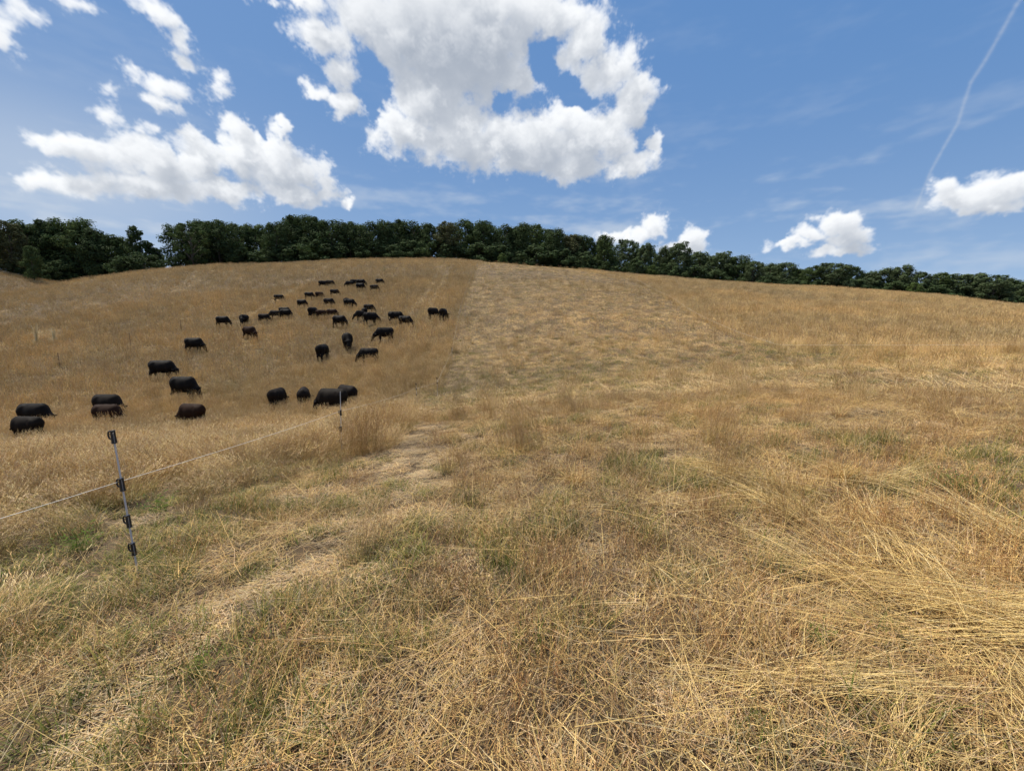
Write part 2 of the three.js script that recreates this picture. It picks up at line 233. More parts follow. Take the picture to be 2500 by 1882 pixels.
// ---------------------------------------------------------------- lines on the ground, found from the photograph
const fenceBase = flat([[-420, 1800], [336, 1402], [834, 1106], [1018, 985], [1068, 968], [1104, 884], [1124, 766], [1146, 698], [1166, 652]]);
const wireTwo = flat([[1480, 676], [1560, 694], [1640, 738], [1709, 786], [1800, 830], [1900, 866]]);
const inPoly = (poly, x, z) => { let c = false; for (let i = 0, j = poly.length - 1; i < poly.length; j = i++) { const [xi, zi] = poly[i], [xj, zj] = poly[j]; if ((zi > z) !== (zj > z) && x < (xj - xi) * (z - zi) / (zj - zi) + xi) c = !c; } return c; };
const lineDist = (line, x, z) => { let b = 1e9; for (let i = 0; i < line.length - 1; i++) { const [x0, z0] = line[i], [x1, z1] = line[i + 1], dx = x1 - x0, dz = z1 - z0, t = clamp(((x - x0) * dx + (z - z0) * dz) / (dx * dx + dz * dz), 0, 1); b = Math.min(b, Math.hypot(x - x0 - t * dx, z - z0 - t * dz)); } return b; };
const lastF = fenceBase[fenceBase.length - 1], wl = wireTwo[wireTwo.length - 1];
const paddock = [...fenceBase, [lastF[0] - 1, lastF[1] - 60], [-400, -400], [-400, 30], [fenceBase[0][0] - 6, 12]];
wireTwo.push([wl[0] + 9, wl[1] + 9.5], [wl[0] + 18, wl[1] + 14], [wl[0] + 40, wl[1] + 20]);
const farRight = [[wireTwo[0][0] - 6, wireTwo[0][1] - 60], ...wireTwo, [300, -10], [300, -400]];
const pathLine = flat([[40, 1850], [330, 1650], [560, 1490], [780, 1350], [905, 1268], [985, 1190], [1020, 1105], [1050, 1040]]);
const tracks = [[[806, 645], [777, 676], [704, 716], [637, 754], [560, 800]], [[1086, 643], [1057, 695], [1022, 742], [1000, 770]], [[1104, 645], [1078, 700], [1046, 745]], [[478, 675], [420, 716]], [[497, 676], [447, 712]], [[88, 812], [91, 828]], [[131, 808], [133, 824]]].map(flat);
const greens = [[180, 1330, 1.5, 1.5], [60, 1420, 1.0, 1.4], [40, 1290, 1.6, 1.0], [140, 1480, 0.7, 1.0], [330, 1330, 1.0, 1.3], [420, 1230, 1.0, 0.7], [230, 1480, 0.8, 0.7], [480, 1650, 0.35, 0.8], [455, 1790, 0.3, 1.0], [30, 1800, 0.3, 0.8], [880, 1230, 0.7, 0.6], [1020, 1330, 0.6, 0.8], [1000, 1450, 0.5, 0.7], [1210, 940, 4, 0.8], [1330, 930, 4.5, 0.8], [1120, 960, 2.5, 0.9], [1480, 905, 3.5, 0.7], [2060, 862, 3, 1.2], [2160, 858, 3, 1.2], [2250, 860, 3, 1.2], [1960, 865, 3, 1.0], [1880, 875, 3, 0.7], [1010, 785, 3, 0.9], [1060, 780, 3, 0.8], [880, 790, 3, 0.6], [820, 930, 2.5, 0.7], [890, 950, 2, 0.7], [520, 960, 3, 0.6], [600, 900, 3, 0.4], [640, 870, 3, 0.4], [1100, 870, 2, 0.5], [1560, 1180, 0.8, 0.7], [2330, 1190, 0.7, 0.9], [2480, 1160, 0.6, 0.8], [2230, 1180, 0.6, 0.7], [2320, 1700, 0.3, 0.9], [2150, 1850, 0.3, 0.8], [2480, 1800, 0.3, 0.8], [1930, 1060, 1.0, 0.5], [1400, 1050, 1.6, 0.5], [660, 1150, 0.9, 0.5], [950, 1260, 0.5, 0.6], [1420, 1250, 0.6, 0.5], [310, 700, 4, 0.4]].map(([a, b, rad, w]) => { const p = onGround(a, b); return p && [p.x, p.z, rad, w]; }).filter(Boolean);
const greenAt = (x, z) => { let s = 0; for (const [a, b, r, w] of greens) { const q = ((x - a) ** 2 + (z - b) ** 2) / (r * r); if (q < 5) s = Math.max(s, w * Math.exp(-q)); } return s; };

// ---------------------------------------------------------------- grass
class Blades {                                     // collects blades of one clump: flat ribbons, three-sided stalks, seed flakes
  constructor() { this.p = []; this.c = []; this.i = []; }
  vert(v, c) { this.p.push(v.x, v.y, v.z); this.c.push(c[0], c[1], c[2]); return this.p.length / 3 - 1; }
  ribbon(pts, w0, w1, side, c) { let last; pts.forEach((q, k) => { const w = lerp(w0, w1, k / (pts.length - 1)) / 2, a = this.vert(new THREE.Vector3().copy(side).multiplyScalar(-w).add(q), c), b = this.vert(new THREE.Vector3().copy(side).multiplyScalar(w).add(q), c); if (last !== undefined) this.i.push(last, last + 1, b, last, b, a); last = a; }); }
  stalk(pts, r0, r1, c) {
    let last; pts.forEach((q, k) => { const dir = new THREE.Vector3().subVectors(pts[Math.min(k + 1, pts.length - 1)], pts[Math.max(k - 1, 0)]).normalize(), u = new THREE.Vector3(dir.y, dir.z, -dir.x).cross(dir).normalize(), v = new THREE.Vector3().crossVectors(dir, u), rad = lerp(r0, r1, k / (pts.length - 1)); let first;
      for (let s = 0; s < 3; s++) { const an = s * 2.0944, id = this.vert(new THREE.Vector3().copy(q).addScaledVector(u, Math.cos(an) * rad).addScaledVector(v, Math.sin(an) * rad), c); if (s === 0) first = id; }
      if (last !== undefined) for (let s = 0; s < 3; s++) { const a = last + s, b = last + (s + 1) % 3, d = first + s, e = first + (s + 1) % 3; this.i.push(a, b, e, a, e, d); } last = first; });
  }
  flake(q, dir, len, wid, side, c) { const a = this.vert(q, c), b = this.vert(new THREE.Vector3().copy(q).addScaledVector(dir, len * 0.5).addScaledVector(side, wid / 2), c), d = this.vert(new THREE.Vector3().copy(q).addScaledVector(dir, len * 0.5).addScaledVector(side, -wid / 2), c), e = this.vert(new THREE.Vector3().copy(q).addScaledVector(dir, len), c); this.i.push(a, b, e, a, e, d); }
  geometry() { const g = new THREE.BufferGeometry(); g.setAttribute('position', new THREE.Float32BufferAttribute(this.p, 3)); g.setAttribute('color', new THREE.Float32BufferAttribute(this.c, 3)); g.setIndex(this.i); return g; }
}
const STRAW = [0.62, 0.452, 0.175], TAN = [0.50, 0.347, 0.135], BROWN = [0.385, 0.235, 0.095], PINK = [0.48, 0.335, 0.20], PALE = [0.69, 0.54, 0.28], OLIVE = [0.23, 0.20, 0.055], GREEN = [0.115, 0.145, 0.028], GREY = [0.34, 0.28, 0.165], RUST = [0.31, 0.155, 0.058];
const V = (x, y, z) => new THREE.Vector3(x, y, z);
function pickC(r, mix) { let s = 0; for (const [, w] of mix) s += w; let t = r() * s; for (const [c, w] of mix) { t -= w; if (t <= 0) { const k = 0.78 + r() * 0.42; return [c[0] * k, c[1] * k * (0.97 + r() * 0.06), c[2] * k]; } } return mix[0][0]; }
function arc(r, x, z, len, az, tilt, bend, n) { // a stem that starts at tilt from the vertical and bends over
  const pts = [], ca = Math.cos(az), sa = Math.sin(az); let px = x, py = 0, pz = z, th = tilt; const w = (r() - 0.5) * 0.4, kink = r() < 0.22 ? 1 + Math.floor(r() * (n - 1)) : -1;
  for (let k = 0; k <= n; k++) { pts.push(V(px, py, pz)); const s = len / n; px += Math.sin(th) * (ca - sa * w) * s; pz += Math.sin(th) * (sa + ca * w) * s; py += Math.cos(th) * s; th += bend / n * (0.6 + 0.8 * k / n); if (k === kink) th += 0.5 + r() * 1.1; }
  return pts;
}
function spot(r, R) { const a = r() * 6.283, q = Math.sqrt(r()) * R; return [Math.cos(a) * q, Math.sin(a) * q]; }
const KINDS = {
  tall(r, o, lod) {
    const n = [130, 84, 34][lod], k = [1.1, 1.8, 4.4][lod], R = [0.2, 0.3, 0.45][lod];
    for (let i = 0; i < n; i++) { const [x, z] = spot(r, R), len = 0.5 + r() * 0.42, c = pickC(r, [[TAN, 4], [BROWN, 4], [PINK, 2.4], [STRAW, 2], [OLIVE, 0.5]]), az = r() * 6.283, pts = arc(r, x, z, len, az * 0.35, 0.03 + r() * 0.28, 0.15 + r() * 0.5, lod < 2 ? 4 : 2), top = pts[pts.length - 1], side = V(Math.cos(az + 1.3), 0, Math.sin(az + 1.3));
      if (lod === 0) o.stalk(pts, 0.0011, 0.0006, c); else o.ribbon(pts, 0.0022 * k, 0.0012 * k, side, c);
      const hc = pickC(r, [[PINK, 3], [TAN, 3], [BROWN, 2], [PALE, 1.1]]), m = [7, 4, 2][lod], dn = V().subVectors(top, pts[pts.length - 2]).normalize();
      for (let j = 0; j < m; j++) { const q = V().copy(top).addScaledVector(dn, -0.13 + 0.15 * j / m), a2 = r() * 6.283, d = V(Math.cos(a2) * 0.55, 0.55, Math.sin(a2) * 0.55).addScaledVector(dn, 0.7).normalize(); o.flake(q, d, (0.035 + r() * 0.03) * (lod ? 1.35 : 1), 0.0034 * k, V(-Math.sin(a2), 0.1, Math.cos(a2)), hc); } }
    for (let i = 0; i < n * 0.5; i++) { const [x, z] = spot(r, R), c = pickC(r, [[TAN, 3], [OLIVE, 1.6], [STRAW, 1], [GREY, 1]]), az = r() * 6.283; o.ribbon(arc(r, x, z, 0.14 + r() * 0.3, az, 0.2 + r() * 0.6, 0.6 + r(), lod < 2 ? 3 : 2), 0.0035 * k, 0.001 * k, V(-Math.sin(az), 0, Math.cos(az)), c); }
  },
  straw(r, o, lod) {                               // trodden stalks lying across one another
    const n = [44, 50, 30][lod], k = [1.4, 1.9, 4.4][lod], R = [0.24, 0.34, 0.5][lod];
    for (let i = 0; i < n; i++) { const [x, z] = spot(r, R), len = 0.12 + Math.pow(r(), 3) * 0.62, az = r() * 6.283, c = pickC(r, [[STRAW, 2], [TAN, 3.5], [PALE, 0.9], [BROWN, 3], [PINK, 1], [GREY, 0.8]]), y0 = 0.01 + r() * 0.10, tilt = 1.05 + r() * 0.55, pts = arc(r, x, z, len, az, tilt, (r() - 0.4) * 0.5, lod < 2 ? 3 : 2); pts.forEach((p) => { p.y = Math.max(0.008, p.y + y0); });
      if (lod === 0) o.stalk(pts, 0.0010 + r() * 0.0009, 0.0007, c); else o.ribbon(pts, 0.003 * k, 0.0014 * k, V(-Math.sin(az), 0.35, Math.cos(az)).normalize(), c); }
    for (let i = 0; i < n * [3.6, 2, 1.2][lod]; i++) { const [x, z] = spot(r, R), az = r() * 6.283, c = pickC(r, [[TAN, 3], [PINK, 2], [STRAW, 1], [GREY, 0.7], [BROWN, 2.4], [OLIVE, 0.35]]); o.ribbon(arc(r, x, z, 0.05 + r() * 0.15, az, 0.3 + r() * 1.1, (r() - 0.3) * 1.8, lod ? 2 : 3), 0.0024 * k, 0.001 * k, V(-Math.sin(az), 0, Math.cos(az)), c); }
  },
  leafy(r, o, lod) {                               // short greenish bottom grass with dead blades in it
    const n = [150, 90, 40][lod], k = [1.3, 1.9, 4][lod], R = [0.17, 0.28, 0.45][lod];
    for (let i = 0; i < n; i++) { const [x, z] = spot(r, R), az = r() * 6.283, c = pickC(r, [[GREEN, 3.2], [OLIVE, 3], [GREY, 1.6], [TAN, 2]]); o.ribbon(arc(r, x, z, 0.07 + r() * 0.19, az, 0.1 + r() * 0.6, 0.5 + r() * 1.1, lod < 2 ? 3 : 2), (0.003 + r() * 0.0022) * k, 0.0008 * k, V(-Math.sin(az), 0, Math.cos(az)), c); }
  },
  litter(r, o, lod) {                              // flattened bits on the trodden line
    const n = [260, 130, 44][lod], k = [1.45, 1.9, 4][lod], R = [0.2, 0.3, 0.45][lod];
    for (let i = 0; i < n; i++) { const [x, z] = spot(r, R), az = r() * 6.283, c = pickC(r, [[PINK, 3.4], [TAN, 2], [GREY, 2], [PALE, 0.35], [BROWN, 2.2]]), pts = arc(r, x, z, 0.03 + r() * 0.13, az, 1.2 + r() * 0.4, (r() - 0.5) * 0.7, 2), y0 = 0.004 + r() * 0.035; pts.forEach((p) => { p.y += y0; }); o.ribbon(pts, 0.0024 * k, 0.0012 * k, V(-Math.sin(az), 0.4, Math.cos(az)).normalize(), c); }
  },
  wiry(r, o, lod) {                                // thin reddish-brown stems, half height
    const n = [90, 60, 30][lod], k = [1.4, 1.9, 4.4][lod], R = [0.2, 0.3, 0.45][lod];
    for (let i = 0; i < n; i++) { const [x, z] = spot(r, R), len = 0.10 + r() * 0.24, az = r() * 6.283, c = pickC(r, [[BROWN, 4], [RUST, 2], [TAN, 3], [PINK, 2]]), pts = arc(r, x, z, len, az, r() * 0.45, (r() - 0.3) * 0.8, lod < 2 ? 3 : 2), top = pts[pts.length - 1]; if (lod === 0) o.stalk(pts, 0.0012, 0.0007, c); else o.ribbon(pts, 0.002 * k, 0.0011 * k, V(Math.cos(az + 1), 0, Math.sin(az + 1)), c);
      const m = [4, 3, 1][lod]; for (let j = 0; j < m; j++) { const a2 = r() * 6.283, q = V(top.x, top.y - 0.08 * j / m, top.z); o.flake(q, V(Math.cos(a2) * 0.6, 0.6, Math.sin(a2) * 0.6), 0.016 + r() * 0.016, 0.0024 * k, V(-Math.sin(a2), 0, Math.cos(a2)), c); } }
  },
  tussock(r, o, lod) {                             // a dense tuft that leans out all round
    const n = [230, 120, 50][lod], k = [1.3, 1.9, 4.2][lod], R = [0.075, 0.09, 0.12][lod], green = r() < 0.4 ? 3 : 0.4;
    for (let i = 0; i < n; i++) { const [x, z] = spot(r, R), az = Math.atan2(z, x) + (r() - 0.5) * 1.6, q = Math.hypot(x, z) / R, c = pickC(r, [[BROWN, 3], [TAN, 3], [RUST, 1.4], [OLIVE, green], [GREEN, green * 0.6], [STRAW, 1]]); o.ribbon(arc(r, x, z, 0.16 + r() * 0.26, az, 0.05 + q * 0.5 + r() * 0.25, 0.4 + r() * 1.3, lod < 2 ? 4 : 2), (0.0026 + r() * 0.0014) * k, 0.0008 * k, V(-Math.sin(az), 0, Math.cos(az)), c); }
  },
  swath(r, o, lod) {                               // long stalks knocked over side by side, running along +x
    for (let i = 0; i < 40; i++) { const len = 0.35 + r() * 0.6, x = (r() - 0.7) * 0.55, z = (r() + r() + r() - 1.5) * 0.13, c = pickC(r, [[STRAW, 4], [PALE, 2], [TAN, 2]]), pts = arc(r, x, z, len, (r() - 0.5) * 0.5, 1.1 + r() * 0.35, 0.30 + r() * 0.3, 4), y0 = 0.03 + r() * 0.1; pts.forEach((p) => { p.y = Math.max(0.01, p.y + y0); }); o.stalk(pts, 0.0013 + r() * 0.0007, 0.0008, c); }
  },
};
const grassMat = new THREE.MeshPhysicalMaterial({ vertexColors: true, roughness: 0.8, transmission: 0.08, thickness: 0, specularIntensity: 0.7, side: THREE.DoubleSide });
const leafMat = new THREE.MeshPhysicalMaterial({ vertexColors: true, roughness: 1, transmission: 0.3, specularIntensity: 0.3, thickness: 0, side: THREE.DoubleSide });
const VARIANTS = 5, clumps = new Map();
{
  let seed = 100;
  for (const kind of Object.keys(KINDS)) for (let lod = 0; lod < (kind === 'swath' ? 1 : 3); lod++) for (let v = 0; v < VARIANTS; v++) { const o = new Blades(); KINDS[kind](rng(seed++), o, lod); clumps.set(kind + lod + v, { geo: o.geometry(), at: [], tint: [] }); }
}
const M4 = new THREE.Matrix4(), Q = new THREE.Quaternion(), UPV = V(0, 1, 0), SC = V(1, 1, 1), PS = V(0, 0, 0), TILT = new THREE.Quaternion(), NRM = V(0, 1, 0);
function sow(r, kind, lod, x, z, scale, hs, tint, turn) {
  const c = clumps.get(kind + lod + Math.floor(r() * VARIANTS)), e = 0.3;
  NRM.set(ground(x - e, z) - ground(x + e, z), 2 * e, ground(x, z - e) - ground(x, z + e)).normalize();
  if (kind === 'tall' || kind === 'wiry') NRM.lerp(UPV, 0.7).normalize();
  TILT.setFromUnitVectors(UPV, NRM); Q.setFromAxisAngle(UPV, turn ?? r() * 6.283); Q.premultiply(TILT);
  PS.set(x, ground(x, z) - 0.005, z); SC.set(scale, scale * hs, scale);
  c.at.push(...M4.compose(PS, Q, SC).elements); c.tint.push(tint[0], tint[1], tint[2]);
}
{
  const r = rng(4242), bands = [[0, 5, 0.2, 0], [5, 13, 0.25, 0], [13, 36, 0.36, 1], [36, 75, 0.46, 2], [75, 190, 0.68, 2]];
  const HALFW = 58 * Math.PI / 180;
  for (const [r0, r1, cell, lod] of bands) {
    const n = Math.ceil(r1 / cell);
    for (let i = -n; i <= n; i++) for (let j = -n; j <= (r0 ? 2 : n); j++) {
      const x = (i + r()) * cell, z = (j + r()) * cell, R = Math.hypot(x, z);
      if (R < r0 || R >= r1 || R < 0.35) continue;
      const az = Math.atan2(x, -z); if (R > 4.5 && Math.abs(az) > HALFW) continue;
      if (R <= 4.5 && Math.abs(az) > HALFW && r() < 0.6) continue;
      const dep = R * Math.cos(az);
      if (R > 60) { const px = clamp(W / 2 + F * Math.tan(clamp(az, -0.87, 0.87)), 0, W); if (dep > table(CREST_D, px) + (px < 260 ? 42 : 6)) continue; }
      const n1 = fbm(x * 0.16 + 5, z * 0.16, 3), n2 = fbm(x * 0.7, z * 0.7 + 40, 3), n3 = fbm(x * 0.035 + 80, z * 0.035, 3), gr = greenAt(x, z), n4 = fbm(x * 2.3 + 11, z * 2.3, 3);
      const wob = n2 * (R > 18 ? 0.1 : 0.25), inside = inPoly(paddock, x + wob, z), right = !inside && inPoly(farRight, x + n1 * 0.8, z), fd = R < 40 ? lineDist(fenceBase, x, z) : 9;
      let P, hs = 1, tint = 1 + n3 * 0.22 + n1 * 0.18, warm = n1 * 0.08 + n3 * 0.06;
      let track = 9; for (const t of tracks) if (t.length > 1) track = Math.min(track, lineDist(t, x, z));
      const pd = R < 16 ? lineDist(pathLine, x, z) : 9;
      if (inside) {
        if (fd < 1.5 && R < 7.5) P = { tall: 0.06 + fd * 0.2, leafy: 0.6, straw: 0.16, wiry: 0.22, litter: 0.05 };
        else P = { tall: 1, leafy: 0.07 + 0.5 * gr, straw: 0.06 + Math.max(0, n1) * 0.3, wiry: 0.12 };
        hs = (0.84 + n1 * 0.28 + n2 * 0.15) * (pd < 0.7 ? 0.6 : 1); if (R > 36) hs *= 0.9; hs *= lerp(0.62, 1, sstep(16, 27, R)); if (R < 7.5) hs *= sstep(0.4, 2.6, fd) * 0.5 + 0.5;
        tint *= 1.06; warm = warm * 0.5 - 0.008;
        if (track < 0.42 && r() < 0.75) { P = { straw: 1, tall: 0.3 }; tint *= 1.08; warm -= 0.04; hs *= 0.6; }
      } else if (right) { P = { tall: 0.8, straw: 0.22, wiry: 0.1, leafy: 0.05 + 0.9 * gr }; hs = 0.68 + n1 * 0.2; tint *= 1.13; warm -= 0.01; }
      else {
        P = { straw: 0.6 + n2 * 0.4, leafy: 0.08 + Math.max(0, n1 + n2) * 0.4, litter: 0.34 - n2 * 0.4, wiry: 0.2 + Math.max(0, -n1) * 0.5 + n2 * 0.25, tall: R > 3 ? 0.012 : 0 };
        hs = 0.82 + n2 * 0.25; tint *= 1.0; warm += 0.015;
        if (az > 0.35 && R < 16) { P.straw += 0.35; P.litter *= 0.6; }
        if (R > 18) { P.tall += 0.05; P.wiry *= 0.9; hs *= 0.9; }
        if (R > 13) { P.litter *= 0.6; P.leafy += 0.12 + Math.max(0, n4) * 0.4; if (R < 36 && n4 > 0.25) P.tussock = 0.2; }
        else if (n4 < -0.2) { if (r() < 0.3) continue; P = { litter: 1, leafy: 0.25 + gr, straw: 0.15 }; hs *= 0.6; }
        else if (n4 > 0.3 && r() < 0.1) { P = { tussock: 1 }; hs *= 0.8; }
        else if (n4 > 0.18) { P.wiry += 0.5; P.straw += 0.3; P.litter *= 0.3; hs *= 1.12; warm += 0.05; }
        const pw = 0.32 + n2 * 0.14 + n4 * 0.06; if (pd < 0.8) hs *= 0.7; if (pd < pw) { const k = sstep(pw, pw * 0.4, pd); P = { litter: 1.2, straw: 0.25 * (1 - k), wiry: 0.10 + 0.25 * (1 - k), leafy: 0.05 }; hs = lerp(hs, 0.5, k); warm -= 0.03; }
        if (fd < 0.4 && R < 9) P.leafy += 0.4; if (fd < 0.9 && R > 6.5 && R < 12) if (pd > 0.5) { P.tall += 0.5; hs *= 0.9; }
      }
      if (gr > 0.08) { P.leafy = (P.leafy ?? 0) + gr * 1.1; for (const k of ['straw', 'litter', 'wiry']) if (P[k]) P[k] *= 1 - 0.45 * Math.min(1, gr); }
      let s = 0; for (const k in P) s += Math.max(0, P[k]); let t = r() * s, kind = 'straw'; for (const k in P) { t -= Math.max(0, P[k]); if (t <= 0) { kind = k; break; } }
      const g = kind === 'leafy' ? 0 : 1, k = clamp(tint, 0.7, 1.4) * (0.74 + r() * 0.5);
      sow(r, kind, lod, x, z, 0.85 + r() * 0.3, clamp(hs, 0.4, 1.3) * (0.85 + r() * 0.3), [k * (1 + g * warm), k, k * (1 - g * warm * 1.4)]);
      if (kind === 'tall' && lod < 2 && r() < 0.55) sow(r, r() < 0.5 ? 'leafy' : 'straw', lod, x, z, 1, 0.9, [k, k, k]);   // undergrowth between the stems
    }
  }
  // straw swaths pushed over on the right
  const lines = [[0.13, [1990, 1425], [2110, 1462], [2240, 1510], [2380, 1545], [2560, 1575]], [0.22, [2180, 1560], [2350, 1590], [2540, 1620]], [0.24, [2080, 1240], [2150, 1330], [2260, 1440]], [0.34, [1770, 1200], [1900, 1255], [2050, 1320]], [0.34, [2320, 1260], [2420, 1300], [2540, 1345]], [0.3, [1880, 1690], [1990, 1660], [2090, 1625]], [0.2, [2080, 1880], [2220, 1800], [2340, 1745]], [0.22, [2430, 1660], [2480, 1720], [2530, 1780]], [0.4, [2040, 1175], [2130, 1190], [2220, 1180]], [0.5, [860, 1080], [930, 1050], [975, 1020]], [0.45, [1640, 1130], [1760, 1170], [1860, 1200]]];
  for (const [gap, ...l] of lines) { const p = flat(l); for (let i = 0; i < p.length - 1; i++) { const [x0, z0] = p[i], [x1, z1] = p[i + 1], len = Math.hypot(x1 - x0, z1 - z0), n = Math.max(2, Math.ceil(len / gap)); for (let k = 0; k < n; k++) { const t = (k + r()) / n, q = 0.95 + r() * 0.25; const near = Math.hypot(x0, z0) < 2.6 ? 1 : 0; sow(r, 'swath', 0, lerp(x0, x1, t) + (r() - 0.5) * (0.12 + near * 0.1), lerp(z0, z1, t) + (r() - 0.5) * (0.12 + near * 0.1), (0.7 + r() * 0.4) * (near ? 0.62 : 1), 0.7 + r() * 0.4, [q, q, q], Math.atan2(-(z1 - z0), x1 - x0) + (r() - 0.5) * (0.3 + near * 1.1) + (r() < 0.3 ? Math.PI : 0)); } } }
  const names = { tall: ['standing_grass', 'tall dry seeding grass standing in the pasture', 'grass'], straw: ['trampled_straw', 'trodden tangled straw stalks on the grazed strip', 'straw'], leafy: ['green_undergrowth', 'short green and olive grass blades between dry stalks', 'grass'], litter: ['flattened_litter', 'flattened pinkish dry grass bits on the trodden path', 'litter'], wiry: ['wiry_grass', 'thin reddish brown wiry grass stems', 'grass'], tussock: ['grass_tussock', 'dense brown and olive tussocks standing in the trodden grass', 'grass'], swath: ['fallen_straw', 'long golden straw stalks knocked over in swaths', 'straw'] };
  let total = 0;
  for (const kind of Object.keys(KINDS)) {
    const root = new THREE.Group(); let any = 0;
    for (const [key, c] of clumps) if (key.startsWith(kind) && c.at.length) {
      const n = c.at.length / 16, m = new THREE.InstancedMesh(c.geo, kind === 'leafy' ? leafMat : grassMat, n); m.name = 'grass_clump'; m.instanceMatrix.array.set(c.at); m.instanceColor = new THREE.InstancedBufferAttribute(new Float32Array(c.tint), 3); m.userData = { kind: 'stuff' }; root.add(m); any += n;
    }
    total += any; add(root, names[kind][0], names[kind][1], names[kind][2], null, 'stuff');
  }
  console.log('grass clumps', total);
}

// ---------------------------------------------------------------- trees
const bark = new THREE.MeshStandardMaterial({ color: new THREE.Color(0.09, 0.075, 0.06), roughness: 0.95 });
const crownMat = new THREE.MeshPhysicalMaterial({ vertexColors: true, roughness: 1, transmission: 0.25, thickness: 0, specularIntensity: 0.25, side: THREE.DoubleSide });
function limb(pts, r0, r1, seg = 6) {              // tapered tube
  const n = 5, curve = new THREE.CatmullRomCurve3(pts), p = [], idx = [];
  for (let k = 0; k <= seg; k++) { const t = k / seg, c = curve.getPoint(t), d = curve.getTangent(t), u = V(d.y, d.z, -d.x).cross(d).normalize(), v = V().crossVectors(d, u), rad = lerp(r0, r1, t); for (let s = 0; s < n; s++) { const a = s / n * 6.283; p.push(c.x + (u.x * Math.cos(a) + v.x * Math.sin(a)) * rad, c.y + (u.y * Math.cos(a) + v.y * Math.sin(a)) * rad, c.z + (u.z * Math.cos(a) + v.z * Math.sin(a)) * rad); } }
  for (let k = 0; k < seg; k++) for (let s = 0; s < n; s++) { const a = k * n + s, b = k * n + (s + 1) % n; idx.push(a, b, b + n, a, b + n, a + n); }
  const g = new THREE.BufferGeometry(); g.setAttribute('position', new THREE.Float32BufferAttribute(p, 3)); g.setIndex(idx); g.computeVertexNormals(); return g;
}
function makeTree(seed, o) {                       // 15 m tall, base at the origin
  const r = rng(seed), woods = [], lobes = [], B = new Blades(), HT = 15;
  const bend = V((r() - 0.5) * 0.8, 0, (r() - 0.5) * 0.8);
  woods.push(limb([V(0, -0.6, 0), V(bend.x * 0.3, HT * 0.25, bend.z * 0.3), V(bend.x, HT * 0.55, bend.z), V(bend.x * 1.2, HT * 0.86, bend.z)], 0.30 * o.trunk, 0.06, 8));
  for (let i = 0; i < o.lobes; i++) {
    const t = (i + r()) / o.lobes, y = lerp(o.low, 0.93, Math.pow(t, 0.85)), f = (y - o.low) / (0.93 - o.low), prof = o.shape === 'cone' ? 1 - f * 0.75 : Math.sqrt(Math.max(0.02, 1 - Math.pow((f - 0.42) / 0.62, 2))), a = i * 2.4 + r() * 1.3, rad = o.wide * HT * prof * (0.45 + r() * 0.6), q = HT * o.lobe * (0.7 + r() * 0.6) * (0.75 + 0.35 * prof);
    const c = V(bend.x * f + Math.cos(a) * rad, y * HT, bend.z * f + Math.sin(a) * rad); lobes.push([c, q]);
    if (i % 2 === 0) { const y0 = Math.max(HT * 0.18, c.y - rad * 0.9 - 1); woods.push(limb([V(bend.x * 0.4, y0, bend.z * 0.4), V(c.x * 0.5, lerp(y0, c.y, 0.6), c.z * 0.5), c], 0.10 * o.trunk, 0.03, 4)); }
  }
  const per = Math.ceil(o.leaves / lobes.length);
  for (const [c, q] of lobes) { const tone = 0.8 + r() * 0.4; for (let i = 0; i < per; i++) {
    const d = V(r() - 0.5, r() - 0.42, r() - 0.5).normalize(), bump = 0.75 + 0.4 * noise2(d.x * 2.2 + seed, d.y * 2.2 + d.z * 2.2 + c.y), rr = q * bump * (0.35 + 0.65 * Math.pow(r(), 0.4)), p = V(c.x + d.x * rr, c.y + d.y * rr * 0.8, c.z + d.z * rr);
    if (p.y < 0.2) continue;
    const nrm = V().copy(d).multiplyScalar(1.1).add(V(r() - 0.5, r() - 0.3, r() - 0.5)).normalize(), t1 = V(r() - 0.5, r() - 0.5, r() - 0.5).cross(nrm).normalize(), t2 = V().crossVectors(nrm, t1), s = o.leaf * (0.6 + r() * 0.8), k = tone * (0.75 + r() * 0.5), col = [o.color[0] * k * (0.9 + r() * 0.25), o.color[1] * k, o.color[2] * k];
    const e = B.vert(V().copy(p).addScaledVector(t1, s * 0.5), col), f = B.vert(V().copy(p).addScaledVector(t2, s * 0.28).addScaledVector(nrm, s * 0.08), col), g = B.vert(V().copy(p).addScaledVector(t1, -s * 0.5), col), h = B.vert(V().copy(p).addScaledVector(t2, -s * 0.28).addScaledVector(nrm, s * 0.08), col);
    B.i.push(e, f, g, e, g, h); } }
  const trunk = mergeGeometries(woods), crown = B.geometry();
  return { trunk, crown };
}
const DARK = [0.050, 0.078, 0.028], MID = [0.070, 0.104, 0.034], FRESH = [0.074, 0.112, 0.030], DULL = [0.082, 0.090, 0.038], BLUE = [0.072, 0.102, 0.044];
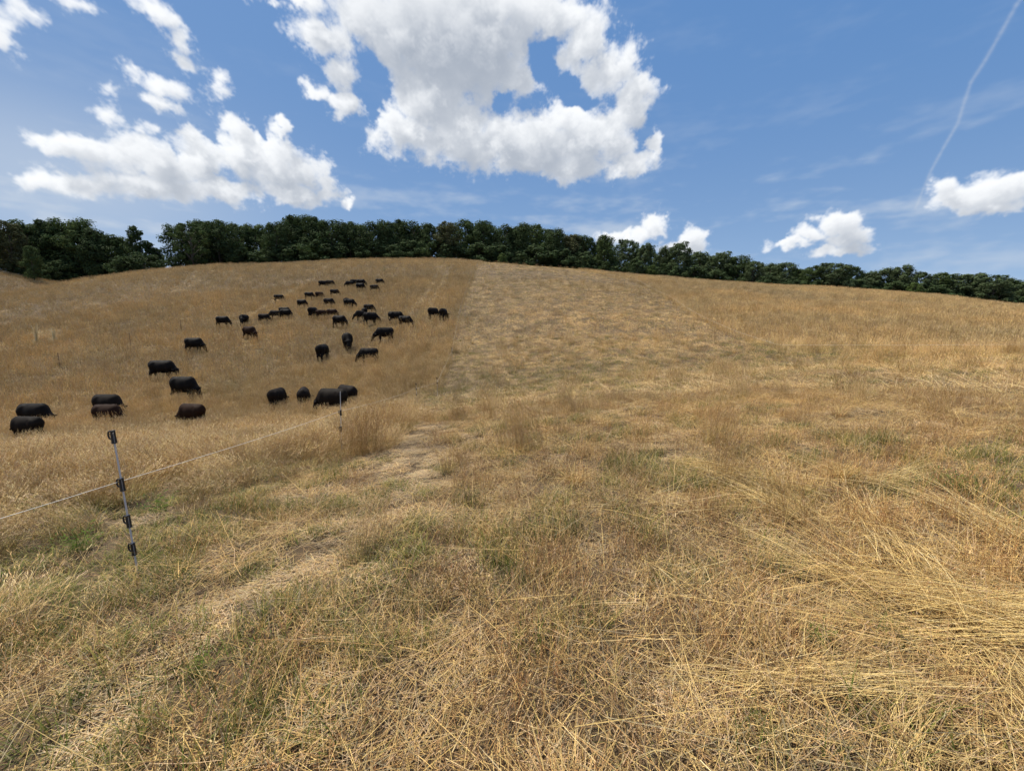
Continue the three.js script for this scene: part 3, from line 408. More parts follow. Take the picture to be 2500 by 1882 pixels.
const TREES = {
  oak: [0, 1, 2].map((k) => makeTree(300 + k, { lobes: 34, low: 0.12, wide: 0.25, lobe: 0.13, leaves: 9400, leaf: 0.42, color: DARK, trunk: 1.1 })),
  maple: [0, 1, 2].map((k) => makeTree(310 + k, { lobes: 30, low: 0.08, wide: 0.21, lobe: 0.125, leaves: 9000, leaf: 0.40, color: MID, trunk: 1 })),
  locust: [0, 1, 2].map((k) => makeTree(320 + k, { lobes: 44, low: 0.06, wide: 0.25, lobe: 0.10, leaves: 9000, leaf: 0.42, color: BLUE, trunk: 0.8 })),
  dull: [0].map((k) => makeTree(330 + k, { lobes: 44, low: 0.12, wide: 0.24, lobe: 0.10, leaves: 7800, leaf: 0.44, color: DULL, trunk: 1 })),
  slim: [0].map((k) => makeTree(340 + k, { lobes: 34, low: 0.06, wide: 0.12, lobe: 0.075, leaves: 6000, leaf: 0.42, color: DARK, trunk: 0.8 })),
  open: [0].map((k) => makeTree(350 + k, { lobes: 40, low: 0.26, wide: 0.28, lobe: 0.065, leaves: 5200, leaf: 0.4, color: MID, trunk: 1.1 })),
  bush: [0, 1].map((k) => makeTree(360 + k, { lobes: 34, low: 0.05, wide: 0.34, lobe: 0.13, leaves: 4600, leaf: 0.8, color: FRESH, trunk: 0.6 })),
  thicket: [0, 1].map((k) => makeTree(370 + k, { lobes: 34, low: 0.05, wide: 0.40, lobe: 0.15, leaves: 4600, leaf: 0.8, color: DARK, trunk: 0.6 })),
};
const TOPS = [[-200, 474], [0, 478], [60, 470], [120, 468], [165, 475], [205, 482], [240, 500], [258, 512], [270, 482], [300, 482], [316, 518], [335, 528], [350, 552], [362, 482], [400, 476], [460, 478], [500, 474], [560, 472], [620, 470], [660, 465], [700, 468], [760, 474], [800, 480], [860, 478], [900, 478], [960, 473], [1000, 475], [1050, 476], [1100, 478], [1140, 480], [1200, 492], [1260, 503], [1300, 505], [1360, 520], [1400, 525], [1440, 527], [1480, 525], [1500, 540], [1560, 545], [1600, 556], [1650, 560], [1700, 572], [1760, 575], [1800, 570], [1850, 575], [1900, 585], [1950, 580], [2000, 588], [2050, 585], [2100, 600], [2150, 598], [2212, 610], [2400, 625]].map(([a, b]) => [a * W / 2212, b * W / 2212]);
function plantTree(kind, px, depth, topPy, label, group, r, widthScale = 1, name = 'hardwood_tree') {
  const list = TREES[kind], v = list[Math.floor(r() * list.length)], d = dirOf(px, topPy), t = depth / -d.z, x = d.x * t, z = d.z * t, y = ground(x, z), h = EYE.y + d.y * t - y;
  if (h < 1.2) return;
  const o = new THREE.Group(), s = h / 15.2; o.position.set(x, y - 0.05, z); o.rotation.y = r() * 6.283; o.scale.set(s * widthScale, s, s * widthScale);
  part('trunk', v.trunk, bark, o); part('crown', v.crown, crownMat, o);
  add(o, name, label, 'tree', group);
}
{
  const r = rng(909), wild = (px) => table(CREST_D, clamp(px, 0, W));
  const WHERE = (px) => px < 300 ? 'in the wood beyond the far field' : px < 1000 ? 'in the wood above the herd' : px < 1420 ? 'in the wood above the grazed strip' : px < 1900 ? 'on the falling stretch of the tree line' : 'at the low end of the tree line';
  const KIND = { oak: 'dense dark green oak', maple: 'mid green round crowned maple', locust: 'tufted bluish green locust', dull: 'olive brown tinged tree', thicket: 'low dark thicket' };
  const say = (kind, px, row) => [KIND[kind] + ', ' + row + ', ' + WHERE(px), KIND[kind] + ' ' + row + ' ' + WHERE(px)];
  for (let px = -160; px < 2660; px += 32 + r() * 20) {       // the rows that make the skyline
    const x22 = px * 2212 / W; if (x22 > 246 && x22 < 372) continue;
    const kind = px > 1480 ? (r() < 0.6 ? 'locust' : r() < 0.6 ? 'maple' : 'oak') : (r() < 0.55 ? 'oak' : r() < 0.75 ? 'maple' : 'dull');
    plantTree(kind, px, wild(px) + (px < 280 ? 34 : 16) + r() * 12, table(TOPS, px) + (r() - 0.6) * 18 - sstep(1900, 2400, px) * 10, ...say(kind, px, 'front row'), r, (0.9 + r() * 0.35) * (px > 1500 ? lerp(1, 1.45, sstep(1500, 2200, px)) : 1));
  }
  for (let px = -180; px < 2700; px += 58 + r() * 36) {       // the wood behind
    const x22 = px * 2212 / W; if (x22 > 225 && x22 < 400) continue;
    const kind = px > 1480 ? (r() < 0.6 ? 'locust' : 'maple') : (r() < 0.7 ? 'oak' : 'maple');
    plantTree(kind, px, wild(px) + 44 + r() * 14, table(TOPS, px) + r() * 14, ...say(kind, px, 'back row'), r, (1.1 + r() * 0.3) * (px > 1500 ? 1.3 : 1));
  }
  for (let px = -160; px < 2660; px += 40 + r() * 30) {       // low growth along its edge
    const x22 = px * 2212 / W, top = table(TOPS, px), base = table(CREST, clamp(px, 0, W)); if (x22 > 345 && x22 < 362) continue;
    plantTree('thicket', px, wild(px) + (px < 280 ? 36 : 15) + r() * 6, lerp(base, top, 0.34 + r() * 0.2), ...say('thicket', px, 'under the front trees'), r, 1.2 + r() * 0.5, 'thicket_shrub');
  }
  plantTree('slim', 288 * W / 2212, 116, 481 * W / 2212, 'slim upright dark tree beside the gap in the wood', null, r, 1.0);
  plantTree('slim', 318 * W / 2212, 119, 516 * W / 2212, 'smaller dark tree between the slim tree and the gap', null, r, 1.2);
  plantTree('maple', 258 * W / 2212, 122, 508 * W / 2212, 'mid green tree on the wood side of the slim tree', null, r, 1.0);
  plantTree('slim', 338 * W / 2212, 121, 532 * W / 2212, 'short dark tree at the edge of the gap in the wood', null, r, 1.3);
  plantTree('open', 408 * W / 2212, 112, 474 * W / 2212, 'open crowned tree with sky showing through, beside the gap', null, r, 1.15);
  plantTree('oak', 445 * W / 2212, 120, 478 * W / 2212, 'dark oak behind the open crowned tree', null, r, 1.0);
  plantTree('maple', 62 * W / 2212, 108, 527 * W / 2212, 'small mid green tree at the wood edge by the far field', null, r, 0.9, 'edge_tree');
  plantTree('bush', 682 * W / 2212, 124, 530 * W / 2212, 'bright green bush against the dark wood above the herd', null, r, 1.3, 'edge_bush');
  plantTree('bush', 1085 * W / 2212, 126, 545 * W / 2212, 'bright green bush behind the crest where the fence ends', null, r, 1.0, 'edge_bush');
  plantTree('bush', 1408 * W / 2212, 124, 572 * W / 2212, 'mid green bush in the hedgerow under the small round cloud', null, r, 1.0, 'edge_bush');
  plantTree('bush', 1980 * W / 2212, 108, 609 * W / 2212, 'yellowish green bush in the low hedgerow', null, r, 1.1, 'edge_bush');
}

// ---------------------------------------------------------------- cattle
function surfaceNet(field, lo, hi, cell) {         // meshes field < 0
  const n = [0, 1, 2].map((k) => Math.ceil((hi[k] - lo[k]) / cell) + 1), [nx, ny, nz] = n, val = new Float32Array(nx * ny * nz), id = (x, y, z) => (z * ny + y) * nx + x;
  for (let z = 0; z < nz; z++) for (let y = 0; y < ny; y++) for (let x = 0; x < nx; x++) val[id(x, y, z)] = field(lo[0] + x * cell, lo[1] + y * cell, lo[2] + z * cell);
  const vid = new Int32Array(nx * ny * nz).fill(-1), pos = [], idx = [];
  for (let z = 0; z < nz - 1; z++) for (let y = 0; y < ny - 1; y++) for (let x = 0; x < nx - 1; x++) {
    let c = 0, sx = 0, sy = 0, sz = 0;
    for (let e = 0; e < 12; e++) { const ax = e >> 2, p = e & 3, o = [0, 0, 0]; o[(ax + 1) % 3] = p & 1; o[(ax + 2) % 3] = p >> 1; const q = [...o]; q[ax] = 1; const a = val[id(x + o[0], y + o[1], z + o[2])], b = val[id(x + q[0], y + q[1], z + q[2])]; if ((a < 0) !== (b < 0)) { const t = a / (a - b); sx += o[0] + (q[0] - o[0]) * t; sy += o[1] + (q[1] - o[1]) * t; sz += o[2] + (q[2] - o[2]) * t; c++; } }
    if (c) { vid[id(x, y, z)] = pos.length / 3; pos.push(lo[0] + (x + sx / c) * cell, lo[1] + (y + sy / c) * cell, lo[2] + (z + sz / c) * cell); }
  }
  const st = [1, nx, nx * ny];
  for (let z = 1; z < nz - 1; z++) for (let y = 1; y < ny - 1; y++) for (let x = 1; x < nx - 1; x++) for (let ax = 0; ax < 3; ax++) {
    const i = id(x, y, z), a = val[i], b = val[i + st[ax]]; if ((a < 0) === (b < 0)) continue;
    const u = st[(ax + 1) % 3], v = st[(ax + 2) % 3], q = [vid[i - u - v], vid[i - v], vid[i], vid[i - u]]; if (q.some((k) => k < 0)) continue;
    if (a < 0) idx.push(q[0], q[1], q[2], q[0], q[2], q[3]); else idx.push(q[0], q[2], q[1], q[0], q[3], q[2]);
  }
  const g = new THREE.BufferGeometry(); g.setAttribute('position', new THREE.Float32BufferAttribute(pos, 3)); g.setIndex(idx); g.computeVertexNormals(); return g;
}
function makeCow(pose) {
  const hz = pose.turn ?? 0, B = [];                // [ax,ay,az, bx,by,bz, ra, rb]
  const bone = (a, b, ra, rb) => B.push([...a, ...b, ra, rb]);
  // barrel, chest, spine, rump with hook and pin bones
  bone([0.42, 0.89, 0], [0.05, 0.85, 0], 0.335, 0.37); bone([0.05, 0.85, 0], [-0.45, 0.91, 0], 0.37, 0.315); bone([-0.40, 0.95, 0], [-0.66, 0.97, 0], 0.26, 0.21);
  bone([0.50, 1.13, 0], [-0.10, 1.12, 0], 0.125, 0.11); bone([-0.10, 1.12, 0], [-0.68, 1.14, 0], 0.11, 0.10); bone([0.56, 0.74, 0], [0.42, 0.68, 0], 0.17, 0.16); bone([0.1, 0.68, 0], [-0.25, 0.70, 0], 0.17, 0.16);
  const hy = pose.head, nx = 0.98, hzz = hz * 0.5;
  bone([0.55, 1.02, 0], [nx - 0.08, lerp(0.70, 1.16, hy), hzz * 0.55], 0.215, 0.145); bone([0.58, 0.82, 0], [nx - 0.10, lerp(0.56, 1.02, hy), hzz * 0.5], 0.15, 0.09);
  const poll = [nx + 0.0, lerp(0.64, 1.22, hy), hzz * 0.65], muz = [nx + lerp(0.22, 0.42, hy), lerp(0.15, 0.98, hy), hzz * 1.25];
  const mid = poll.map((v, k) => lerp(v, muz[k], 0.5)); bone(poll, mid, 0.135, 0.105); bone(mid, muz, 0.105, 0.082);
  for (const s of [-1, 1]) {
    bone([-0.40, 1.10, s * 0.16], [-0.52, 1.06, s * 0.20], 0.09, 0.08); bone([-0.72, 1.06, s * 0.09], [-0.74, 0.98, s * 0.10], 0.09, 0.10);
    bone([0.46, 1.02, s * 0.14], [0.54, 0.80, s * 0.18], 0.13, 0.13);
    bone([poll[0] - 0.02, poll[1] + 0.03, poll[2] + s * 0.1], [poll[0] - 0.06, poll[1] + 0.03, poll[2] + s * 0.28], 0.03, 0.045);
    const f = pose.step * s * 0.14, k = -pose.step * s * 0.16;
    bone([0.50, 0.74, s * 0.17], [0.47 + f * 0.4, 0.40, s * 0.16], 0.125, 0.066); bone([0.47 + f * 0.4, 0.40, s * 0.16], [0.47 + f, 0.07, s * 0.16], 0.062, 0.045); bone([0.47 + f, 0.05, s * 0.16], [0.52 + f, 0.025, s * 0.16], 0.055, 0.055);
    bone([-0.56, 0.92, s * 0.15], [-0.50 + k * 0.4, 0.60, s * 0.17], 0.19, 0.12); bone([-0.50 + k * 0.4, 0.60, s * 0.17], [-0.70 + k * 0.7, 0.40, s * 0.16], 0.105, 0.062); bone([-0.70 + k * 0.7, 0.40, s * 0.16], [-0.66 + k, 0.07, s * 0.16], 0.056, 0.045); bone([-0.66 + k, 0.05, s * 0.16], [-0.61 + k, 0.025, s * 0.16], 0.055, 0.055);
  }
  bone([-0.78, 1.12, 0], [-0.86, 0.90, 0.02], 0.05, 0.028); bone([-0.86, 0.90, 0.02], [-0.86, 0.52, 0.05], 0.026, 0.026); bone([-0.86, 0.52, 0.05], [-0.85, 0.36, 0.05], 0.045, 0.03);
  for (const b of B) { b[0] *= 0.83; b[3] *= 0.83; }
  const field = (x, y, z) => {
    let s = 0; const K = 34;
    for (const b of B) { const zz = b[6] > 0.25 ? 1.06 : 1, dx = b[3] - b[0], dy = b[4] - b[1], dz = b[5] - b[2], px = x - b[0], py = y - b[1], pz = (z - b[2]), L = dx * dx + dy * dy + dz * dz, t = clamp((px * dx + py * dy + pz * dz) / L, 0, 1), ex = px - dx * t, ey = py - dy * t, ez = (pz - dz * t) * zz, d = Math.sqrt(ex * ex + ey * ey + ez * ez) - lerp(b[6], b[7], t); if (d < 0.35) s += Math.exp(-K * d); }
    return s > 0 ? -Math.log(s) / K : 0.4;
  };
  return surfaceNet(field, [-0.98, -0.08, -0.6], [1.45, 1.5, 0.6], 0.026);
}
const cowGeo = { graze: makeCow({ head: 0, step: 0.5 }), turned: makeCow({ head: 0.04, step: -0.6, turn: 0.55 }), other: makeCow({ head: 0.1, step: 0.9, turn: -0.5 }), walk: makeCow({ head: 0.45, step: 1 }) };
const hide = (c, rough) => new THREE.MeshPhysicalMaterial({ color: new THREE.Color(...c), roughness: rough, specularIntensity: 0.15 });
const HIDES = { black: hide([0.008, 0.0065, 0.006], 0.65), sooty: hide([0.012, 0.009, 0.0075], 0.7), brown: hide([0.022, 0.011, 0.007], 0.7) };
// [left, right, top, bottom in the photograph, heading (0 = head to the right, 90 = away, 180 = left, 270 = towards the viewer), coat, pose, label]
const z2 = (u0, u1, v0, v1) => [500 + u0 / 3.1414, 500 + u1 / 3.1414, 600 + v0 / 3.1414, 600 + v1 / 3.1414], z1 = (u0, u1, v0, v1) => [u0 / 3.1414, u1 / 3.1414, 520 + v0 / 3.1414, 520 + v1 / 3.1414];
const COWS = [
  [z2(875, 938, 263, 305), 25, 'black', 'graze', 'black steer at the top of the herd, followed closely by another'],
  [z2(930, 990, 260, 298), 10, 'sooty', 'graze', 'black steer just ahead of the topmost pair partner'],
  [z2(1082, 1140, 277, 305), 200, 'black', 'graze', 'black steer facing away from the tight bunch near the hilltop'],
  [z2(1118, 1175, 260, 292), 30, 'black', 'turned', 'black steer hidden in the middle of the tight bunch'],
  [z2(1157, 1237, 252, 298), 0, 'black', 'graze', 'black steer at the back of the tight bunch near the hilltop'],
  [z2(1140, 1245, 282, 326), -8, 'black', 'graze', 'black steer broadside in front of the tight bunch'],
  [z2(1265, 1335, 302, 335), 5, 'sooty', 'graze', 'black steer beside the tight bunch, grazing alone on lower ground'],
  [z2(1300, 1380, 252, 286), -5, 'black', 'graze', 'black steer grazing ahead of the tight bunch, highest on the slope'],
  [z2(953, 1037, 334, 370), 0, 'sooty', 'graze', 'black steer alone between the topmost pair and the humped pair'],
  [z2(760, 842, 352, 393), 0, 'black', 'graze', 'black steer broadside with a smaller brownish one right behind'],
  [z2(850, 910, 352, 392), 40, 'brown', 'graze', 'small brownish steer following close by a black one'],
  [z2(532, 607, 372, 413), 15, 'sooty', 'graze', 'black steer standing apart from the herd towards the wood gap'],
  [z2(702, 790, 407, 456), -15, 'black', 'graze', 'black steer heading downhill above the line of grazers'],
  [z2(900, 1003, 396, 448), -10, 'sooty', 'graze', 'black steer with head raised slightly, mid slope in the open'],
  [z2(1060, 1120, 394, 450), 75, 'black', 'turned', 'black steer seen from behind, hump of a pair mid slope'],
  [z2(1056, 1163, 402, 456), 8, 'black', 'graze', 'black steer broadside in front of its partner, mid slope'],
  [z2(520, 562, 505, 540), 190, 'sooty', 'graze', 'half hidden steer at the tail of the overlapping trio'],
  [z2(558, 665, 465, 515), 5, 'black', 'graze', 'black steer at the back of the overlapping trio'],
  [z2(550, 693, 480, 536), -6, 'black', 'graze', 'black steer in front of the overlapping trio'],
  [z2(403, 507, 515, 567), 0, 'sooty', 'graze', 'faintly brown steer grazing just short of the overlapping trio'],
  [z2(275, 330, 520, 585), 245, 'black', 'other', 'black steer facing downhill with its head to one side'],
  [z2(70, 208, 533, 598), -4, 'black', 'graze', 'black steer at the outer edge of the herd, broadside, mid slope'],
  [z2(795, 865, 465, 532), 60, 'black', 'graze', 'black steer turned rump first beside two brownish ones'],
  [z2(862, 925, 490, 537), 30, 'brown', 'graze', 'brownish steer partly hidden between a rump and a longer body'],
  [z2(912, 1040, 483, 530), 0, 'brown', 'graze', 'long brownish black steer ahead of the rump first one'],
  [z2(968, 1098, 527, 602), -22, 'black', 'graze', 'black steer in the centre of the herd with head low downhill'],
  [z2(1203, 1315, 450, 492), -5, 'sooty', 'graze', 'black steer at the back of the cluster by the green patch'],
  [z2(1165, 1222, 490, 548), 230, 'sooty', 'turned', 'black steer at the edge of the cluster facing downhill'],
  [z2(1200, 1250, 470, 525), 100, 'black', 'graze', 'black steer squeezed in the middle of the cluster'],
  [z2(1212, 1332, 503, 582), 35, 'black', 'turned', 'black steer in front of the cluster turned half away'],
  [z2(1405, 1525, 497, 572), 15, 'black', 'graze', 'black steer behind the low stretched one by the green patch'],
  [z2(1455, 1620, 530, 598), -14, 'black', 'graze', 'long black steer stretched low in front of its partner'],
  [z2(1715, 1790, 468, 537), 50, 'sooty', 'graze', 'black steer near the fence, three quarter view, first of two'],
  [z2(1803, 1855, 473, 546), 75, 'sooty', 'turned', 'black steer closest to the fence up the hill, rump view'],
  [z2(298, 392, 610, 692), -45, 'brown', 'graze', 'rusty brown steer standing alone, turned downhill'],
  [z2(1063, 1130, 658, 772), 275, 'black', 'graze', 'black steer walking straight downhill with head down'],
  [z2(1330, 1433, 618, 712), 205, 'black', 'turned', 'black steer with visible legs standing alone under the herd'],
  [z2(862, 948, 745, 852), 70, 'black', 'graze', 'black steer seen from behind, alone between herd and valley'],
  [z2(1180, 1335, 773, 868), 188, 'black', 'graze', 'black steer with ears out, grazing opposite to the others'],
  [z2(495, 628, 1113, 1218), 60, 'sooty', 'graze', 'dusty black steer in tall grass, first of the valley group'],
  [z2(705, 822, 1108, 1218), 85, 'sooty', 'turned', 'dusty black steer in tall grass, rump view, middle of valley group'],
  [z2(887, 1080, 1120, 1262), 165, 'sooty', 'graze', 'large dusty steer behind the second fence post'],
  [z2(1040, 1152, 1090, 1202), 130, 'sooty', 'other', 'dusty steer tucked behind the large one at the fence post'],
  [z1(1402, 1582, 948, 1042), -14, 'black', 'graze', 'black steer broadside at the lower outer side of the herd'],
  [z1(1145, 1357, 1118, 1248), -4, 'black', 'graze', 'black steer with visible hind legs, upper of a loose pair'],
  [z1(1308, 1530, 1262, 1402), -22, 'black', 'graze', 'black steer with arched back, lower of a loose pair'],
  [z1(735, 945, 1412, 1545), -30, 'sooty', 'graze', 'dusty steer directly behind another at the bottom of the slope'],
  [z1(715, 960, 1490, 1615), -24, 'brown', 'graze', 'brownish steer directly in front of another at the slope bottom'],
  [z1(1370, 1595, 1485, 1602), 152, 'brown', 'graze', 'brownish steer half sunk in tall grass, head towards the pair'],
  [z1(133, 430, 1483, 1622), -26, 'black', 'graze', 'glossy black steer broadside, deep in grass by the valley'],
  [z1(90, 355, 1640, 1745), 152, 'sooty', 'turned', 'dusty steer almost buried in grass below the glossy black one'],
];
for (const [[u0, u1, v0, v1], heading, coat, pose, label] of COWS) {
  const px = (u0 + u1) / 2; let p = onGround(px, v1), dep = -p.z;
  if (dep > 16) p = onGround(px, v1 + 0.33 / dep * F) ?? p;
  if (-p.z < 15.5) { const d = dirOf(px, v1); p = V(d.x / -d.z * 16.5, 0, -16.5); p.y = ground(p.x, p.z); }   // sunk behind the brow: it stands in the hollow
  dep = p.length() * 0 + (-p.z * cP + (EYE.y - p.y) * sP);
  const top = v0, h = (v1 - top) / F * dep + (dep < 26 ? 0.36 : 0.25), s = clamp(h / 1.27, 0.78, 1.18), o = new THREE.Group();
  const yaw = heading * Math.PI / 180 - Math.atan2(p.x, -p.z) * (0.15 + 0.85 * Math.abs(Math.sin(heading * Math.PI / 180)));
  o.position.set(p.x, p.y - 0.02, p.z); o.rotation.y = yaw; o.scale.set(s, s * (dep < 27 ? 1.13 : 1), s);
  part('body', cowGeo[pose], HIDES[coat], o);
  add(o, 'steer', label, 'cattle', 'black cattle grazing on the hillside');
  if (globalThis.DEBUG_COWS) console.log(label, dep.toFixed(1), (h / 1.27).toFixed(2));
}

// ---------------------------------------------------------------- electric fence
const poleMat = new THREE.MeshStandardMaterial({ color: new THREE.Color(0.47, 0.47, 0.49), roughness: 0.5 });
const clipMat = new THREE.MeshStandardMaterial({ color: new THREE.Color(0.012, 0.012, 0.014), roughness: 0.5 });
const wireMat = new THREE.MeshStandardMaterial({ color: new THREE.Color(0.78, 0.76, 0.70), roughness: 0.6 });
function insulator() {
  const parts = [], sleeve = new THREE.CylinderGeometry(0.0135, 0.0150, 0.090, 18, 1, true, 1.25, 5.75); parts.push(sleeve);
  for (const y of [-0.042, 0.042]) { const c = new THREE.TorusGeometry(0.0135, 0.0032, 6, 16); c.rotateX(Math.PI / 2); c.translate(0, y, 0); parts.push(c); }
  const loop = new THREE.TubeGeometry(new THREE.CatmullRomCurve3([V(-0.012, 0.040, 0), V(-0.026, 0.036, 0), V(-0.033, 0.016, 0), V(-0.029, -0.008, 0), V(-0.013, -0.020, 0)]), 14, 0.0052, 8); parts.push(loop);
  const hook = new THREE.TubeGeometry(new THREE.CatmullRomCurve3([V(-0.012, 0.020, 0.004), V(-0.020, 0.018, 0.008), V(-0.023, 0.008, 0.006)]), 8, 0.0028, 5); parts.push(hook);
  return mergeGeometries(parts.map((g) => { const q = g.index ? g.toNonIndexed() : g; q.deleteAttribute('uv'); return q; }));
}
const clipGeo = insulator();
function fencePost(x, z, tall, clips, lean, label, turn = 0, thick = 1) {
  const o = new THREE.Group(), y = ground(x, z); o.position.set(x, y, z); o.rotation.set(0, turn, lean);
  const pole = new THREE.CylinderGeometry(0.0056 * thick, 0.0064 * thick, tall + 0.15, 12); pole.translate(0, (tall - 0.15) / 2, 0); part('pole', pole, poleMat, o);
  for (const c of clips) { const m = part('insulator', clipGeo, clipMat, o); m.position.y = c; m.scale.setScalar(1.08 * thick); }
  add(o, 'fence_post', label, 'fence post', 'tread in posts of the electric fence'); o.updateMatrixWorld(true);
  return (h) => o.localToWorld(V(-0.025 * thick, h, 0));
}
const [fA, f1, f2, f3, f4] = fenceBase;
const CL = [1.07, 0.71, 0.425, 0.205], tieA = fencePost(fA[0], fA[1], 1.1, CL, 0.02, 'white fence post at the outer end of the wire');
const tie1 = fencePost(f1[0], f1[1], 1.1, CL, 0.045, 'leaning white fence post with black clips in the green grass'), tie2 = fencePost(f2[0], f2[1], 1.08, CL.slice(1), -0.03, 'white fence post with black clips in front of the large steer');
const tie3 = fencePost(f3[0], f3[1], 1.0, [0.95, 0.71, 0.42], 0.02, 'small fence post close to the corner where the wire turns uphill'), tie4 = fencePost(f4[0], f4[1], 1.0, [0.95, 0.71], 0, 'corner fence post where the wire turns uphill');
const upTies = []; for (let i = 5; i < fenceBase.length; i++) { const [x0, z0] = fenceBase[i - 1], [x1, z1] = fenceBase[i]; upTies.push(fencePost(x1, z1, 1.0, [0.95, 0.71], 0, ['fence post first uphill from the corner', 'fence post beside the two steers nearest the fence', 'fence post high up between herd and grazed strip', 'fence post at the crest end of the wire'][i - 5])); }
function wire(name, pts, rad, label) { const sag = []; for (let i = 0; i < pts.length - 1; i++) { const n = 8, d = pts[i].distanceTo(pts[i + 1]); for (let k = 0; k < n; k++) { const t = k / n, p = V().lerpVectors(pts[i], pts[i + 1], t); p.y -= 4 * t * (1 - t) * Math.min(0.12, d * 0.004); p.y = Math.max(p.y, ground(p.x, p.z) + 0.3); sag.push(p); } } sag.push(pts[pts.length - 1]);
  const m = new THREE.Mesh(new THREE.TubeGeometry(new THREE.CatmullRomCurve3(sag), sag.length * 4, rad, 6), wireMat); add(m, name, label, 'wire'); }
wire('fence_wire', [tieA(0.73), tie1(0.73), tie2(0.73), tie3(0.73), tie4(0.73), ...upTies.map((t) => t(0.73))], 0.0018, 'thin white electric wire strung between the white posts');
{
  const pts = wireTwo.slice(0, -2).map(([x, z]) => V(x, ground(x, z) + 0.62, z));
  wire('polywire', pts, 0.003, 'pale wire slung low across the right hand hillside');
  const lp = [[-60, 925], [145, 897], [318, 844], [442, 808], [560, 770]].map(([a, b]) => onGround(a, b)), dark = new THREE.MeshStandardMaterial({ color: new THREE.Color(0.05, 0.035, 0.025), roughness: 0.8 });
  lp.forEach((p, i) => { if (i === 0 || i === 4) return; const o = new THREE.Group(); o.position.copy(p); const g = new THREE.CylinderGeometry(0.016, 0.02, 1.25, 8); g.translate(0, 0.5, 0); part('pole', g, dark, o); const c = part('cap', new THREE.CylinderGeometry(0.028, 0.024, 0.1, 8), dark, o); c.position.y = 1.1; add(o, 'stake', ['', 'thin dark stake in the brown grass furthest from the herd', 'thin dark stake standing in brown grass, middle of three', 'thin dark stake nearest the steer pair on the slope'][i], 'fence post', 'dark stakes in the tall grass'); });
}

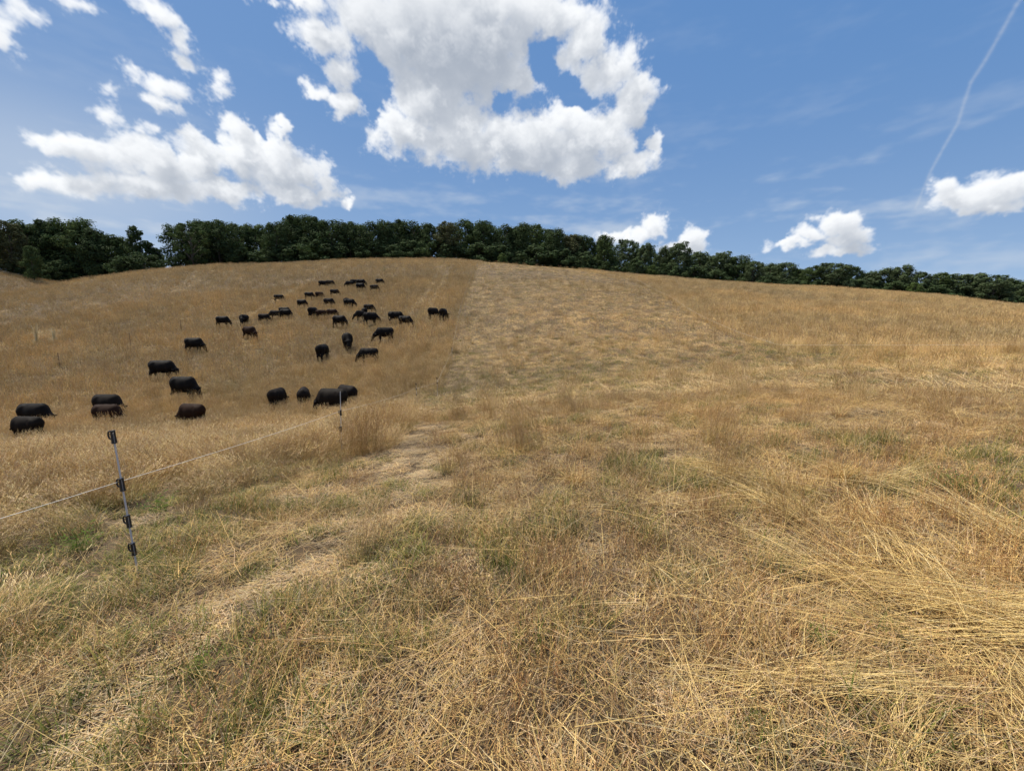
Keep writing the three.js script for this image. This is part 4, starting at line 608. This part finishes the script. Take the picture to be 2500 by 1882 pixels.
// ---------------------------------------------------------------- small things
{
  const wood = new THREE.MeshStandardMaterial({ color: new THREE.Color(0.30, 0.26, 0.21), roughness: 0.9 }), o = new THREE.Group(), a = onGround(150, 690), b = onGround(186, 691);
  if (a && b) { const n = 4; o.position.copy(a); const L = V().subVectors(b, a); for (let i = 0; i < n; i++) { const x = L.x * i / (n - 1), z = L.z * i / (n - 1), g = new THREE.BoxGeometry(0.16, 1.7, 0.16); g.translate(x, ground(a.x + x, a.z + z) - a.y + 0.6, z); part('post', g, wood, o); }
    for (const y of [0.6, 1.15]) { const g = new THREE.BoxGeometry(L.length(), 0.12, 0.06); g.rotateY(-Math.atan2(L.z, L.x)); g.rotateZ(0); g.translate(L.x / 2, y + L.y / 2, L.z / 2); part('rail', g, wood, o); }
    add(o, 'rail_fence', 'short wooden rail fence at the dark foot of the wood', 'fence'); }
  const p = onGround(2408, 872), tw = new THREE.MeshStandardMaterial({ color: new THREE.Color(0.07, 0.055, 0.035), roughness: 0.9 });
  const s = new THREE.Group(); s.position.copy(p); s.scale.setScalar(0.62); part('stem', limb([V(0, -0.05, 0), V(-0.06, 0.45, 0), V(-0.12, 0.8, 0), V(-0.17, 1.15, 0)], 0.022, 0.008), tw, s); for (const [y, dx] of [[0.5, 0.14], [0.7, -0.14], [0.88, 0.10], [1.0, -0.09]]) part('twig', limb([V(-0.07 - (y - 0.45) * 0.14, y, 0), V(dx * 0.5 - 0.1, y + 0.09, 0.02), V(dx - 0.12, y + 0.2, 0.03)], 0.010, 0.004, 3), tw, s);
  add(s, 'dead_weed', 'dark dead weed stalk standing in the pale right hand grass', 'weed');
  [[90, 842, 'tall pale dried weed stalk on the outer slope'], [132, 838, 'shorter pale dried weed stalk with a bushy foot on the outer slope']].forEach(([px, py, label], i) => { const q = onGround(px, py), r = rng(810 + i), B = new Blades(); for (let k = 0; k < 110; k++) { const hi = k < 34, az = r() * 6.283; B.ribbon(arc(r, (r() - 0.5) * (hi ? 0.12 : 0.5), (r() - 0.5) * (hi ? 0.12 : 0.5), hi ? (1.7 - i * 0.4) * (0.7 + r() * 0.5) : 0.35 + r() * 0.3, az, r() * (hi ? 0.08 : 0.4), hi ? 0.15 : 0.6, 3), 0.055, 0.02, V(Math.cos(az), 0, Math.sin(az)), pickC(r, [[PALE, 2], [[0.66, 0.60, 0.42], 1]])); } const m = new THREE.Mesh(B.geometry(), grassMat); m.position.copy(q); add(m, 'dried_weed', label, 'weed'); });
  const wm = new THREE.MeshPhysicalMaterial({ vertexColors: true, roughness: 1, transmission: 0.3, specularIntensity: 0.2, thickness: 0, side: THREE.DoubleSide });
  const weeds = [[742, 1098, 0.34, 'leafy green weed in tall grass beside the second fence post'], [190, 1350, 0.22, 'low green weed in the grass before the leaning post'], [390, 1255, 0.22, 'low green weed behind the leaning post'], [60, 1275, 0.24, 'low green weed under the wire far from the posts'], [480, 1650, 0.1, 'green leafed weed in the rusty tuft beside the path'], [2330, 1200, 0.2, 'dark green weed among golden straw'], [2002, 1580, 0.12, 'small green leaf rosette among fallen straw'], [937, 664, 0.9, 'bluish green thistle clump near the crest above the herd']];
  weeds.forEach(([px, py, size, label], i) => { const q = onGround(px, py), r = rng(700 + i), B = new Blades(); if (!q) return; for (let k = 0; k < 34; k++) { const az = r() * 6.283, len = size * (0.5 + r() * 0.7), pts = arc(r, (r() - 0.5) * size * 0.5, (r() - 0.5) * size * 0.5, len, az, 0.15 + r() * 0.7, 0.3 + r() * 0.7, 3), c = pickC(r, i === 7 ? [[[0.11, 0.15, 0.09], 1]] : [[[0.12, 0.17, 0.03], 2], [[0.08, 0.12, 0.03], 1]]), sd = V(-Math.sin(az), 0, Math.cos(az)); B.ribbon(pts, 0.004, 0.002, sd, c); for (let j = 1; j < 4; j++) B.flake(pts[j], V(Math.cos(az + (j % 2 ? 1 : -1)), 0.35, Math.sin(az + (j % 2 ? 1 : -1))), size * 0.22, size * 0.09, sd, c); }
    const m = new THREE.Mesh(B.geometry(), wm); m.position.copy(q); add(m, 'weed_plant', label, 'weed'); });
}
renderer.render(scene, camera);
